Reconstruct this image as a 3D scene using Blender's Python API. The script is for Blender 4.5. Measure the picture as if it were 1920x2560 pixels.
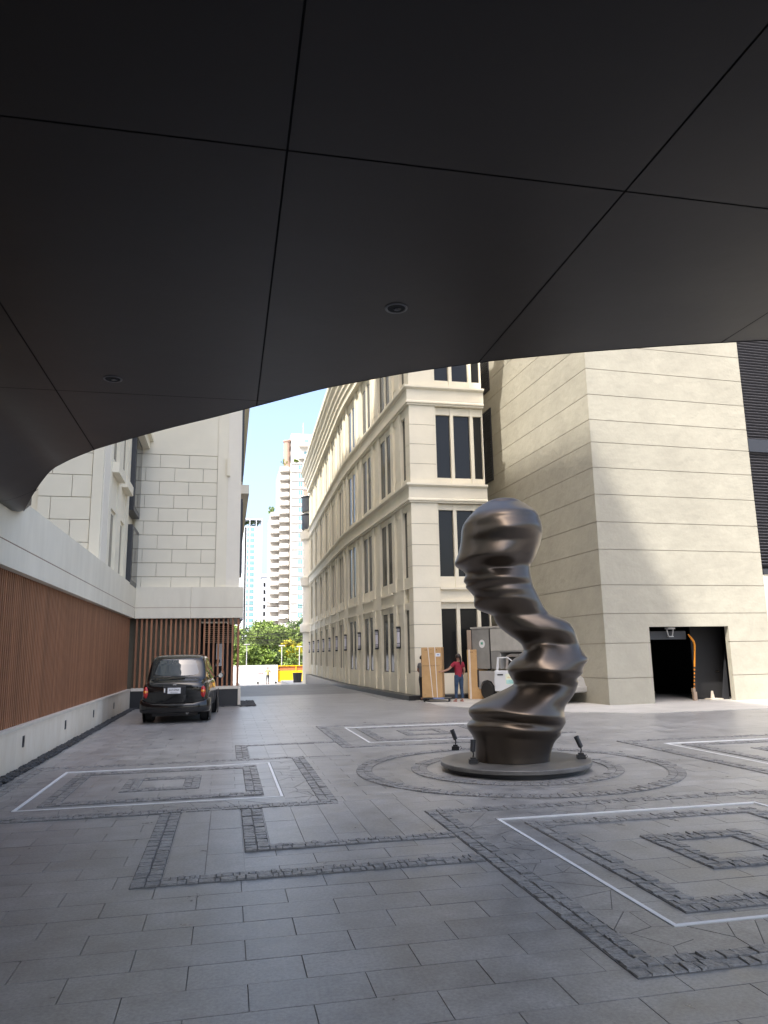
import bpy, bmesh, math, random
from mathutils import Vector, Matrix
import numpy as np
random.seed(7); rng = np.random.default_rng(7)
R = math.radians
for o in list(bpy.data.objects): bpy.data.objects.remove(o)
scene = bpy.context.scene
COL = scene.collection

# ------------------------------------------------------------------ camera
FPX, PITCH, ROLL, YAW, HC = 1847.0, math.atan(354/1847), math.atan(.0175), R(12.0), 1.75
def _basis():
    fw = Vector((math.sin(YAW)*math.cos(PITCH), math.cos(YAW)*math.cos(PITCH), math.sin(PITCH)))
    r0 = Vector((math.cos(YAW), -math.sin(YAW), 0)); u0 = r0.cross(fw)
    return r0*math.cos(ROLL)-u0*math.sin(ROLL), u0*math.cos(ROLL)+r0*math.sin(ROLL), fw
CR, CU, CF = _basis()
CAMPOS = Vector((0, 0, HC))
cam = bpy.data.cameras.new('camera'); camo = bpy.data.objects.new('camera', cam); COL.objects.link(camo)
cam.sensor_fit = 'HORIZONTAL'; cam.sensor_width = 36; cam.lens = FPX/1920*36
cam.clip_start = .05; cam.clip_end = 3000
camo.matrix_world = Matrix(((CR.x, CU.x, -CF.x, 0), (CR.y, CU.y, -CF.y, 0), (CR.z, CU.z, -CF.z, HC), (0, 0, 0, 1)))
scene.camera = camo
scene.render.resolution_x, scene.render.resolution_y = 768, 1024
def ray(x, y): return CR*((x-960)/FPX) + CU*((1280-y)/FPX) + CF
def on_z(x, y, z=0.): d = ray(x, y); return CAMPOS + d*((z-HC)/d.z)
def on_plane(x, y, p, n): d = ray(x, y); return CAMPOS + d*((p-CAMPOS).dot(n)/d.dot(n))

# ------------------------------------------------------------------ sky, sun, exposure
SUN = Vector((1.0, 1.05, -2.0)).normalized()
world = bpy.data.worlds.new('World'); scene.world = world; world.use_nodes = True
wn = world.node_tree; wn.nodes.clear()
wo = wn.nodes.new('ShaderNodeOutputWorld'); bg = wn.nodes.new('ShaderNodeBackground')
sky = wn.nodes.new('ShaderNodeTexSky'); sky.sky_type = 'NISHITA'; sky.sun_disc = False
sky.sun_elevation = math.asin(-SUN.z); sky.sun_rotation = R(225)
sky.air_density = .9; sky.dust_density = 5.5; sky.ozone_density = .8; sky.altitude = 0
wn.links.new(sky.outputs[0], bg.inputs[0]); bg.inputs[1].default_value = .15
wn.links.new(bg.outputs[0], wo.inputs[0])
sl = bpy.data.lights.new('sun', 'SUN'); so = bpy.data.objects.new('sun', sl); COL.objects.link(so)
sl.energy = 2.15; sl.angle = R(.9); sl.color = (1, .95, .87)
so.rotation_euler = (-SUN).to_track_quat('Z', 'Y').to_euler(); so.location = (-40, -40, 80)
vs = scene.view_settings
vs.view_transform = 'Standard'; vs.look = 'None'; vs.gamma = 1; vs.use_curve_mapping = False
vs.exposure = 1.75

# ------------------------------------------------------------------ materials
def mat(name, col, rough=.7, metal=0., spec=.5, var=0., vscale=3., bump=0., bscale=40., bdist=.01, col2=None, island=0., coat=0., rvar=0., stretch=None, detail=6, macro=0., mscale=.35, grain=0., gscale=55):
    m = bpy.data.materials.new(name); m.use_nodes = True
    nt = m.node_tree; b = nt.nodes['Principled BSDF']
    b.inputs['Base Color'].default_value = (*col, 1); b.inputs['Roughness'].default_value = rough
    b.inputs['Metallic'].default_value = metal; b.inputs['Specular IOR Level'].default_value = spec
    b.inputs['Coat Weight'].default_value = coat; b.inputs['Coat Roughness'].default_value = .03
    N = nt.nodes.new; L = nt.links.new
    geo = N('ShaderNodeNewGeometry')
    vec = geo.outputs['Position']
    if stretch:
        mp = N('ShaderNodeMapping'); mp.inputs['Scale'].default_value = stretch; L(vec, mp.inputs[0]); vec = mp.outputs[0]
    cur = None
    if var or col2:
        n = N('ShaderNodeTexNoise'); n.inputs['Scale'].default_value = vscale; n.inputs['Detail'].default_value = detail; n.inputs['Roughness'].default_value = .6
        L(vec, n.inputs['Vector'])
        r = N('ShaderNodeValToRGB'); r.color_ramp.elements[0].position = .32; r.color_ramp.elements[1].position = .68
        c2 = col2 or tuple(min(1, c*(1+var)) for c in col)
        c1 = col if col2 else tuple(c*(1-var) for c in col)
        r.color_ramp.elements[0].color = (*c1, 1); r.color_ramp.elements[1].color = (*c2, 1)
        L(n.outputs[0], r.inputs[0]); cur = r.outputs[0]
        if rvar:
            mr = N('ShaderNodeMapRange'); mr.inputs['To Min'].default_value = rough-rvar; mr.inputs['To Max'].default_value = rough+rvar
            L(n.outputs[0], mr.inputs['Value']); L(mr.outputs[0], b.inputs['Roughness'])
    if island:
        oi = N('ShaderNodeObjectInfo'); ad = N('ShaderNodeMath'); ad.operation = 'ADD'
        L(oi.outputs['Random'], ad.inputs[0]); L(geo.outputs['Random Per Island'], ad.inputs[1])
        fr = N('ShaderNodeMath'); fr.operation = 'FRACT'; L(ad.outputs[0], fr.inputs[0])
        mr = N('ShaderNodeMapRange'); mr.inputs['To Min'].default_value = 1-island; mr.inputs['To Max'].default_value = 1+island
        L(fr.outputs[0], mr.inputs['Value'])
        mx = N('ShaderNodeVectorMath'); mx.operation = 'SCALE'
        if cur: L(cur, mx.inputs[0])
        else: mx.inputs[0].default_value = col
        L(mr.outputs[0], mx.inputs['Scale']); cur = mx.outputs[0]
    if grain:
        n4 = N('ShaderNodeTexNoise'); n4.inputs['Scale'].default_value = gscale; n4.inputs['Detail'].default_value = 3; n4.inputs['Roughness'].default_value = .7; L(geo.outputs['Position'], n4.inputs['Vector'])
        m4 = N('ShaderNodeMapRange'); m4.inputs['From Min'].default_value = .35; m4.inputs['From Max'].default_value = .65
        m4.inputs['To Min'].default_value = 1-grain; m4.inputs['To Max'].default_value = 1+grain; L(n4.outputs[0], m4.inputs['Value'])
        x4 = N('ShaderNodeVectorMath'); x4.operation = 'SCALE'
        if cur: L(cur, x4.inputs[0])
        else: x4.inputs[0].default_value = col
        L(m4.outputs[0], x4.inputs['Scale']); cur = x4.outputs[0]
    if macro:
        n3 = N('ShaderNodeTexNoise'); n3.inputs['Scale'].default_value = mscale; n3.inputs['Detail'].default_value = 4; L(geo.outputs['Position'], n3.inputs['Vector'])
        m3 = N('ShaderNodeMapRange'); m3.inputs['From Min'].default_value = .3; m3.inputs['From Max'].default_value = .7
        m3.inputs['To Min'].default_value = 1-macro; m3.inputs['To Max'].default_value = 1+macro; L(n3.outputs[0], m3.inputs['Value'])
        x3 = N('ShaderNodeVectorMath'); x3.operation = 'SCALE'
        if cur: L(cur, x3.inputs[0])
        else: x3.inputs[0].default_value = col
        L(m3.outputs[0], x3.inputs['Scale']); cur = x3.outputs[0]
    if cur: L(cur, b.inputs['Base Color'])
    if bump:
        n2 = N('ShaderNodeTexNoise'); n2.inputs['Scale'].default_value = bscale; n2.inputs['Detail'].default_value = 5
        L(vec, n2.inputs['Vector'])
        bp = N('ShaderNodeBump'); bp.inputs['Strength'].default_value = bump; bp.inputs['Distance'].default_value = bdist
        L(n2.outputs[0], bp.inputs['Height']); L(bp.outputs[0], b.inputs['Normal'])
    return m

M = {}
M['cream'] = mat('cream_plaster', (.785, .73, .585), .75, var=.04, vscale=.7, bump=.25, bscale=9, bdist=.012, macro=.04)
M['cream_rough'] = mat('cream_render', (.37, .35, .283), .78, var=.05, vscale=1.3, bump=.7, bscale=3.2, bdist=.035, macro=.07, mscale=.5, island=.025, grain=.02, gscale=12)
M['groove'] = mat('groove_dark_joint', (.27, .24, .19), .9)  # darker tone of the recessed joints
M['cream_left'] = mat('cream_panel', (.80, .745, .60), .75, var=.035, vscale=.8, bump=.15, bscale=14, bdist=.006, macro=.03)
M['white_trim'] = mat('offwhite_trim', (.80, .75, .64), .7, var=.02)
M['band'] = mat('pale_concrete', (.80, .745, .61), .8, col2=(.73, .675, .545), vscale=2.2, bump=.15, bscale=25, bdist=.004, stretch=(1, 1, .35), macro=.05)
M['red_line'] = mat('rust_line', (.30, .17, .12), .8)
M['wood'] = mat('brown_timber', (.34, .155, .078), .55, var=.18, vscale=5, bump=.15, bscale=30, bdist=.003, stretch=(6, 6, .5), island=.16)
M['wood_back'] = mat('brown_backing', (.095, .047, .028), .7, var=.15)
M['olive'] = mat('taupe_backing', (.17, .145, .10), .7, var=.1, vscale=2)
M['travertine'] = mat('travertine', (.74, .64, .50), .6, col2=(.84, .76, .63), vscale=2.3, bump=.12, bscale=40, bdist=.003, stretch=(1, 1, .5), island=.06)
M['cap'] = mat('stone_cap', (.70, .63, .53), .6, var=.06)
M['plinth_dark'] = mat('dark_plinth', (.022, .023, .026), .35)
M['slate'] = mat('slate_slab', (.215, .211, .205), .33, spec=.75, col2=(.35, .343, .333), vscale=3.2, bump=.4, bscale=170, bdist=.003, island=.07, rvar=.15, detail=12, macro=.16, mscale=.6, grain=.18, gscale=45)
M['slate_far'] = mat('slate_paving', (.19, .187, .182), .45, spec=.3, col2=(.26, .255, .248), vscale=.9, bump=.15, bscale=60, bdist=.003, rvar=.1, macro=.14, mscale=.5, grain=.15, gscale=20)
M['joint'] = mat('slate_joint', (.16, .156, .15), .8)
M['cobble'] = mat('riven_slate', (.175, .172, .167), .38, spec=.6, col2=(.30, .294, .285), vscale=12, bump=1., bscale=38, bdist=.014, island=.10, macro=.13, mscale=.6, grain=.2, gscale=40)
M['crazy'] = mat('flagstone', (.205, .20, .194), .36, spec=.7, col2=(.32, .313, .303), vscale=4, bump=.5, bscale=60, bdist=.004, island=.06, macro=.13, mscale=.6, grain=.2)
M['line'] = mat('white_inlay', (.86, .86, .85), .45, var=.03)
M['apron'] = mat('pale_paving', (.42, .405, .375), .6, col2=(.52, .50, .46), vscale=1.2, bump=.1, bscale=60, bdist=.003, macro=.08)
M['pebble'] = mat('black_pebble', (.028, .029, .032), .45, island=.5)
M['soffit'] = mat('dark_soffit_metal', (.0215, .0160, .0125), .36, metal=.2, var=.06, vscale=.6, rvar=.05, bump=.2, bscale=.9, bdist=.03)
M['soffit_joint'] = mat('soffit_joint', (.008, .008, .008), .8)
M['black'] = mat('black_metal', (.018, .018, .02), .45)
M['trim_ring'] = mat('grey_trim_ring', (.16, .16, .165), .4, metal=.4)
M['dgrey'] = mat('dark_grey_metal', (.05, .052, .058), .4, metal=.3)
M['louvre'] = mat('dark_louvre', (.075, .073, .080), .45, metal=.2)
M['glass'] = mat('dark_glass', (.014, .015, .016), .07, spec=.3, bump=.15, bscale=.5, bdist=.03)
M['interior'] = mat('dark_interior', (.012, .012, .013), .8)
M['bronze'] = mat('dark_bronze', (.125, .102, .082), .31, metal=.9, var=.08, vscale=2, rvar=.03)
M['disc'] = mat('slate_disc', (.09, .087, .082), .34, col2=(.18, .175, .165), vscale=2.5, rvar=.08, bump=.1, bscale=70, bdist=.002)
M['paint_black'] = mat('black_car_paint', (.003, .003, .0033), .1, spec=.45, coat=.55)
M['rubber'] = mat('rubber', (.02, .02, .02), .85)
M['chrome'] = mat('chrome', (.7, .7, .7), .15, metal=1)
M['rear_glass'] = mat('rear_window_glass', (.035, .045, .047), .03, spec=.9, coat=1.)
M['red_lens'] = mat('red_lens', (.45, .012, .012), .15, coat=.6)
M['orange_lens'] = mat('amber_lens', (.70, .22, .02), .15, coat=.6)
M['plate'] = mat('white_plate', (.75, .75, .75), .5)
M['ink'] = mat('black_ink', (.02, .02, .02), .7)
M['brown_ink'] = mat('brown_ink', (.13, .07, .03), .8)
M['blue_ink'] = mat('blue_ink', (.25, .30, .50), .7)
M['yellow_sticker'] = mat('yellow_sticker', (.75, .42, .03), .5)
M['card'] = mat('cardboard', (.47, .285, .125), .85, col2=(.53, .33, .15), vscale=4)
M['strap'] = mat('white_strap', (.75, .74, .70), .5)
M['label'] = mat('paper_label', (.72, .74, .80), .6)
M['silver'] = mat('silver_paint', (.62, .62, .62), .3, metal=.45, coat=.5)
M['canvas'] = mat('grey_sheet', (.26, .26, .25), .55, var=.12, vscale=3)
M['canvas_light'] = mat('pale_grey_sheet', (.42, .41, .38), .6, var=.1, vscale=4)
M['boxedge'] = mat('tan_panel', (.36, .27, .20), .7, var=.1)
M['car_glass'] = mat('cab_glass', (.06, .065, .068), .05, spec=.7)
M['white'] = mat('white_paint', (.80, .80, .80), .6, var=.02)
M['green_ink'] = mat('green_ink', (.12, .42, .30), .6)
M['pale_sticker'] = mat('pale_sticker', (.66, .68, .52), .6)
M['teal_sticker'] = mat('teal_sticker', (.35, .55, .52), .6)
M['skin'] = mat('skin', (.36, .19, .125), .55)
M['hair'] = mat('dark_hair', (.022, .014, .012), .45)
M['red_cloth'] = mat('maroon_cloth', (.25, .012, .03), .85, var=.12, vscale=14)
M['denim'] = mat('denim', (.018, .035, .075), .85, col2=(.04, .075, .13), vscale=9)
M['shoe'] = mat('pink_shoe', (.40, .18, .16), .6)
M['dark_cloth'] = mat('dark_cloth', (.02, .02, .024), .85)
M['grey_cloth'] = mat('grey_cloth', (.16, .16, .17), .85)
M['khaki'] = mat('khaki_cloth', (.42, .36, .16), .85)
M['orange'] = mat('orange_plastic', (.78, .27, .01), .5)
M['yellow'] = mat('yellow_paint', (.86, .50, .006), .5, var=.03)
M['rust_mesh'] = mat('red_brown_mesh', (.48, .17, .06), .7)
M['hoard'] = mat('white_hoarding', (.80, .80, .80), .6, var=.03, vscale=.6)
M['lampglass'] = mat('frosted_glass', (.62, .60, .68), .35, spec=.6)
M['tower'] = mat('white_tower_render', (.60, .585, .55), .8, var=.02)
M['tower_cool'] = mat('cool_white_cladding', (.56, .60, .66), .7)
M['tower_shade'] = mat('tower_render_shaded', (.36, .34, .32), .8)  # darker copy of the tower render, shade behind the balconies put into its colour
M['tower_brown'] = mat('terracotta_panel', (.36, .25, .20), .8)
M['teal_glass'] = mat('teal_window', (.16, .30, .32), .1, spec=.7)
M['trunk'] = mat('bark', (.14, .10, .07), .9, var=.2, vscale=8)
def leafmat(name, c1, c2):
    m = mat(name, c1, .6, col2=c2, vscale=1.1, island=.35)
    return m
M['leaf'] = leafmat('leaf_green', (.10, .17, .028), (.20, .28, .05))
M['leaf_dark'] = leafmat('leaf_dark_green', (.05, .09, .028), (.09, .14, .04))
M['leaf_yellow'] = leafmat('yellow_blossom', (.50, .40, .015), (.30, .34, .02))
M['wire'] = mat('black_cable', (.02, .02, .022), .7)
M['pole'] = mat('pale_pole', (.60, .60, .60), .6)

# ------------------------------------------------------------------ mesh helpers
class MB:
    def __init__(s): s.v = []; s.f = []; s.mi = []
    def add(s, vs, fs, mi=0):
        n = len(s.v); s.v += [tuple(p) for p in vs]; s.f += [tuple(n+i for i in f) for f in fs]; s.mi += [mi]*len(fs); return s
    def box(s, x0, x1, y0, y1, z0, z1, mi=0, T=None):
        vs = [(x0,y0,z0),(x1,y0,z0),(x1,y1,z0),(x0,y1,z0),(x0,y0,z1),(x1,y0,z1),(x1,y1,z1),(x0,y1,z1)]
        if T: vs = [T @ Vector(p) for p in vs]
        return s.add(vs, [(0,3,2,1),(4,5,6,7),(0,1,5,4),(1,2,6,5),(2,3,7,6),(3,0,4,7)], mi)
    def prism(s, poly, z0, z1, mi=0, T=None):
        n = len(poly)
        vs = [(x, y, z0) for x, y in poly] + [(x, y, z1) for x, y in poly]
        if T: vs = [T @ Vector(p) for p in vs]
        return s.add(vs, [tuple(range(n-1,-1,-1)), tuple(range(n, 2*n))] + [(i,(i+1)%n,n+(i+1)%n,n+i) for i in range(n)], mi)
    def tube(s, pts, r, n=8, mi=0, caps=True):
        pts = [Vector(p) for p in pts]; rs = r if isinstance(r, (list, tuple)) else [r]*len(pts)
        base = len(s.v); up = None
        for i, p in enumerate(pts):
            t = (pts[min(i+1,len(pts)-1)]-pts[max(i-1,0)]).normalized()
            a = t.orthogonal() if up is None else (up - t*up.dot(t))
            if a.length < 1e-6: a = t.orthogonal()
            a.normalize(); up = a; b = t.cross(a)
            for k in range(n):
                th = 2*math.pi*k/n; s.v.append(tuple(p + (a*math.cos(th)+b*math.sin(th))*rs[i]))
        for i in range(len(pts)-1):
            for k in range(n):
                s.f.append((base+i*n+k, base+i*n+(k+1)%n, base+(i+1)*n+(k+1)%n, base+(i+1)*n+k)); s.mi.append(mi)
        if caps:
            s.f.append(tuple(base+k for k in range(n-1,-1,-1))); s.mi.append(mi)
            s.f.append(tuple(base+(len(pts)-1)*n+k for k in range(n))); s.mi.append(mi)
        return s
    def lathe(s, prof, c=(0,0,0), n=32, mi=0, axis='z', T=None):
        base = len(s.v)
        for r, z in prof:
            for k in range(n):
                th = 2*math.pi*k/n
                p = Vector((c[0]+r*math.cos(th), c[1]+r*math.sin(th), c[2]+z))
                if axis == 'x': p = Vector((c[0]+z, c[1]+r*math.cos(th), c[2]+r*math.sin(th)))
                if axis == 'y': p = Vector((c[0]+r*math.cos(th), c[1]+z, c[2]-r*math.sin(th)))
                s.v.append(tuple(T @ p if T else p))
        for i in range(len(prof)-1):
            for k in range(n):
                s.f.append((base+i*n+k, base+i*n+(k+1)%n, base+(i+1)*n+(k+1)%n, base+(i+1)*n+k)); s.mi.append(mi)
        s.f.append(tuple(base+k for k in range(n-1,-1,-1))); s.mi.append(mi)
        s.f.append(tuple(base+(len(prof)-1)*n+k for k in range(n))); s.mi.append(mi)
        return s
    def mesh(s, name, mats, smooth=False, bevel=0.):
        me = bpy.data.meshes.new(name); me.from_pydata(s.v, [], s.f); me.update()
        for m in (mats if isinstance(mats, (list, tuple)) else [mats]): me.materials.append(M[m])
        if any(s.mi): me.polygons.foreach_set('material_index', s.mi)
        bm = bmesh.new(); bm.from_mesh(me)
        bmesh.ops.recalc_face_normals(bm, faces=bm.faces)
        if bevel:
            es = [e for e in bm.edges if len(e.link_faces) == 2 and e.calc_face_angle(0) > .6]
            bmesh.ops.bevel(bm, geom=es, offset=bevel, segments=2, profile=.6, affect='EDGES', clamp_overlap=True)
        bm.to_mesh(me); bm.free()
        if smooth:
            me.polygons.foreach_set('use_smooth', [True]*len(me.polygons))
            if smooth != 'all' : me.set_sharp_from_angle(angle=R(38))
        return me
    def build(s, name, mats, parent=None, smooth=False, bevel=0., local=False):
        return link(name, s.mesh(name, mats, smooth, bevel), parent, local)
def link(name, me, parent=None, local=False):
    o = bpy.data.objects.new(name, me); COL.objects.link(o)
    if parent:
        o.parent = parent
        if not local: o.matrix_parent_inverse = wmat(parent).inverted()
    return o
def wmat(o):
    m = Matrix.LocRotScale(o.location, o.rotation_euler, o.scale)
    return (wmat(o.parent) @ o.matrix_parent_inverse @ m) if o.parent else m
def tag(o, label=None, cat=None, group=None, kind=None):
    if label: o['label'] = label
    if cat: o['category'] = cat
    if group: o['group'] = group
    if kind: o['kind'] = kind
    return o
def thing(name, label, cat, loc=(0,0,0), rz=0., group=None):
    o = bpy.data.objects.new(name, None); COL.objects.link(o); o.location = loc; o.rotation_euler = (0,0,rz); o.empty_display_size = .2
    return tag(o, label, cat, group)
def copy_tree(o, parent=None):
    c = o.copy(); COL.objects.link(c)
    if parent: c.parent = parent
    for ch in o.children: copy_tree(ch, c)
    return c
def text_mesh(name, s, size, mt, parent, T, extrude=.001, align='CENTER'):
    cu = bpy.data.curves.new(name, 'FONT'); cu.body = s; cu.size = size; cu.extrude = extrude; cu.align_x = align; cu.align_y = 'CENTER'
    t = bpy.data.objects.new(name+'_tmp', cu); COL.objects.link(t)
    dg = bpy.context.evaluated_depsgraph_get(); dg.update()
    me = bpy.data.meshes.new_from_object(t.evaluated_get(dg)); bpy.data.objects.remove(t)
    me.materials.clear(); me.materials.append(M[mt]); me.transform(T)
    return link(name, me, parent, True)
def smooth_arr(a, k):
    if k < 2: return a
    w = np.hanning(k+2)[1:-1]; w /= w.sum()
    return np.convolve(np.pad(a, (k, k), mode='edge'), w, 'same')[k:-k]

# ------------------------------------------------------------------ ground
def gz(y):   # the drive falls away towards the street
    t = min(max((y-45)/31, 0), 1); return -1.08*(t + .0)
g = MB(); ys = [-40, 0, 20, 34] + [44+i*1.0 for i in range(36)] + [90, 120, 200, 400, 900]
xs = [-300, -60, -20, 0, 20, 60, 300]
for y in ys:
    for x in xs: g.v.append((x, y, gz(y)-.014))
for j in range(len(ys)-1):
    for i in range(len(xs)-1):
        a = j*len(xs)+i; g.f.append((a, a+1, a+1+len(xs), a+len(xs))); g.mi.append(0)
ground = g.build('ground', 'slate_far'); tag(ground, kind='structure')

# paving pattern: (x0,x1,y0,y1)
BAYS = [(-2.41, .72, 9.86, 12.90), (2.85, 5.94, 4.66, 7.87), (2.84, 5.93, 15.12, 18.32), (8.08, 11.17, 9.86, 13.05)]
CEN = (4.37, 11.2)
slab_pieces, cobbles, crazies = [], [], []       # (poly or rect, z)
def score(x, y, area):
    d = Vector((x, y, 0))-CAMPOS; w = d.dot(CF)
    if w < .5: return 0
    px = 960+FPX*d.dot(CR)/w; py = 1280-FPX*d.dot(CU)/w
    if not (-60 < px < 1980 and py < 2620): return 0
    return area*HC/(d.length**3)
def slabs(x0, x1, y0, y1, lx, ly, z, along='x', stag=.5, skip=None):
    gap = .0018; n = 0
    if along == 'x':
        y = y0; r = 0
        while y < y1-1e-6:
            yb = min(y+ly, y1); x = x0 - lx*((r*stag) % 1)
            while x < x1:
                a, b = max(x, x0), min(x+lx, x1)
                if b-a > .05 and yb-y > .04 and not (skip and skip((a+b)/2, (y+yb)/2)):
                    slab_pieces.append((a+gap, b-gap, y+gap, yb-gap, z+random.uniform(-.0012, .0012)))
                x += lx
            y += ly; r += 1
    else:
        x = x0; r = 0
        while x < x1-1e-6:
            xb = min(x+lx, x1); y = y0 - ly*((r*stag) % 1)
            while y < y1:
                a, b = max(y, y0), min(y+ly, y1)
                if b-a > .05 and xb-x > .04: slab_pieces.append((x+gap, xb-gap, a+gap, b-gap, z+random.uniform(-.0012, .0012)))
                y += ly
            x += lx; r += 1
def outside(x, y):
    if x < -3.1 or (y > 28.2 and x > 6): return True
    d = Vector((x, y, 0))-CAMPOS; w = d.dot(CF)
    px = 960+FPX*d.dot(CR)/w if w > .3 else 9999
    return w < .8 or px < -260 or px > 2250
slabs(-3.1, 22.0, .9, 34.0, .65, .326, 0, 'x', .5, outside)
zones = [(-.46, .19, 6.63, 9.33), (.44, 2.19, 7.47, 9.33), (.44, 2.18, 13.45, 15.38)]
beds = MB()
def bed(x0, x1, y0, y1, z): beds.box(x0, x1, y0, y1, -.01, z)
for i, z in enumerate(zones):
    bed(*z, .003+i*.0001); slabs(*z, .325, 1.0, .0065, 'y', .37)
bedk = [0]
def strip(x0, x1, y0, y1, skip=None):
    bedk[0] += 1; bed(x0, x1, y0, y1, .0035+.00002*bedk[0])
    w, h = x1-x0, y1-y0; along_y = h > w
    L = h if along_y else w; W = w if along_y else h
    for row in range(2):
        t = 0
        while t < L-.03:
            l = min(random.choice((.04, .055, .07, .09, .13)), L-t)
            c0 = W*row/2 + random.uniform(0, .006); c1 = W*(row+1)/2 - random.uniform(0, .006)
            q = (x0+c0, x0+c1, y0+t, y0+t+l) if along_y else (x0+t, x0+t+l, y0+c0, y0+c1)
            cobbles.append(('r', q)); t += l
def frame(x0, x1, y0, y1, w):
    strip(x0, x1, y0, y0+w); strip(x0, x1, y1-w, y1); strip(x0, x0+w, y0+w, y1-w); strip(x1-w, x1, y0+w, y1-w)
def clip_poly(poly, nx, ny, c):
    out = []
    for i in range(len(poly)):
        p, q = poly[i], poly[(i+1) % len(poly)]
        dp, dq = nx*p[0]+ny*p[1]-c, nx*q[0]+ny*q[1]-c
        if dp <= 0: out.append(p)
        if (dp < 0 < dq) or (dq < 0 < dp):
            t = dp/(dp-dq); out.append((p[0]+t*(q[0]-p[0]), p[1]+t*(q[1]-p[1])))
    return out
def crazy(x0, x1, y0, y1, size=.21):
    bedk[0] += 1; bed(x0, x1, y0, y1, .0032+.00002*bedk[0])
    n = max(4, int((x1-x0)*(y1-y0)/(size*size)))
    P = [(random.uniform(x0, x1), random.uniform(y0, y1)) for _ in range(n)]
    for i, p in enumerate(P):
        poly = [(x0,y0),(x1,y0),(x1,y1),(x0,y1)]
        for j, q in enumerate(P):
            if i == j: continue
            nx, ny = q[0]-p[0], q[1]-p[1]; d = math.hypot(nx, ny)
            if d > 1.2: continue
            nx /= d; ny /= d
            poly = clip_poly(poly, nx, ny, nx*(p[0]+q[0])/2+ny*(p[1]+q[1])/2-.003)
            if len(poly) < 3: break
        if len(poly) >= 3: crazies.append(poly)
W = .225
for (x0, x1, y0, y1) in BAYS:
    frame(x0+.21, x1-.21, y0+.2, y1-.2, W)
    cx, cy = (x0+x1)/2, (y0+y1)/2; frame(cx-.52, cx+.52, cy-.56, cy+.56, W)
    o = .64; frame(x0-o, x1+o, y0-o, y1+o, W)
    i_ = o-W
    for q in ((x0-i_, x0-.03, y0-i_, y1+i_), (x1+.03, x1+i_, y0-i_, y1+i_), (x0-.03, x1+.03, y0-i_, y0-.03), (x0-.03, x1+.03, y1+.03, y1+i_)): crazy(*q)
strip(-.70, -.47, 6.41, 9.2); strip(-.47, 2.2, 6.41, 6.62)
strip(.2, .43, 7.28, 9.2); strip(.43, 2.2, 7.28, 7.46)
strip(.2, .43, 13.55, 15.6); strip(.43, 2.2, 15.39, 15.6)
strip(6.6, 7.4, 6.41, 6.62); strip(6.6, 7.44, 15.39, 15.6)
# rings round the sculpture
for k, (r0, r1) in enumerate(((2.2, 2.44), (1.36, 1.60))):
    n = 96; b0 = len(beds.v); z = .0065+.0003*k
    for i in range(n):
        t = 2*math.pi*i/n
        for r in (r0, r1): beds.v.append((CEN[0]+r*math.cos(t), CEN[1]+r*math.sin(t), z))
    for i in range(n): beds.f.append((b0+2*i, b0+2*i+1, b0+2*((i+1) % n)+1, b0+2*((i+1) % n))); beds.mi.append(0)
    for row in range(2):
        ra, rb = r0+(r1-r0)*row/2+.003, r0+(r1-r0)*(row+1)/2-.003
        t = 0
        while t < 2*math.pi-.03:
            dt = random.choice((.07, .09, .12))/ra
            cobbles.append(('p', [(CEN[0]+r*math.cos(a), CEN[1]+r*math.sin(a)) for r, a in ((ra, t+.003), (rb, t+.003), (rb, t+dt-.003), (ra, t+dt-.003))])); t += dt
bo = beds.build('joint_bed', 'joint', ground); tag(bo, kind='stuff')

def ranked(items, key, n=300):
    sc = sorted(range(len(items)), key=lambda i: -key(items[i])); near = set(sc[:n]); return [it for i, it in enumerate(items) if i in near], [it for i, it in enumerate(items) if i not in near]
# slabs
near, far = ranked(slab_pieces, lambda q: score((q[0]+q[1])/2, (q[2]+q[3])/2, (q[1]-q[0])*(q[3]-q[2])))
cache = {}
def slab_shape(mb, w, h, T=None):
    b = .0016
    vs = [(-w/2,-h/2,-.012),(w/2,-h/2,-.012),(w/2,h/2,-.012),(-w/2,h/2,-.012),
          (-w/2,-h/2,-b),(w/2,-h/2,-b),(w/2,h/2,-b),(-w/2,h/2,-b),
          (-w/2+b,-h/2+b,0),(w/2-b,-h/2+b,0),(w/2-b,h/2-b,0),(-w/2+b,h/2-b,0)]
    if T: vs = [(p[0]+T[0], p[1]+T[1], p[2]+T[2]) for p in vs]
    mb.add(vs, [(8,9,10,11)] + [(i,(i+1)%4,4+(i+1)%4,4+i) for i in range(4)] + [(4+i,4+(i+1)%4,8+(i+1)%4,8+i) for i in range(4)])
for q in near:
    w, h = round(q[1]-q[0], 3), round(q[3]-q[2], 3)
    if (w, h) not in cache:
        mb = MB(); slab_shape(mb, w, h); cache[(w, h)] = mb.mesh('slab', 'slate')
    o = link('slab', cache[(w, h)], ground); o.location = ((q[0]+q[1])/2, (q[2]+q[3])/2, q[4])
mb = MB()
for q in far: slab_shape(mb, q[1]-q[0], q[3]-q[2], ((q[0]+q[1])/2, (q[2]+q[3])/2, q[4]))
tag(mb.build('slab_field', 'slate', ground), kind='stuff')
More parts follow.
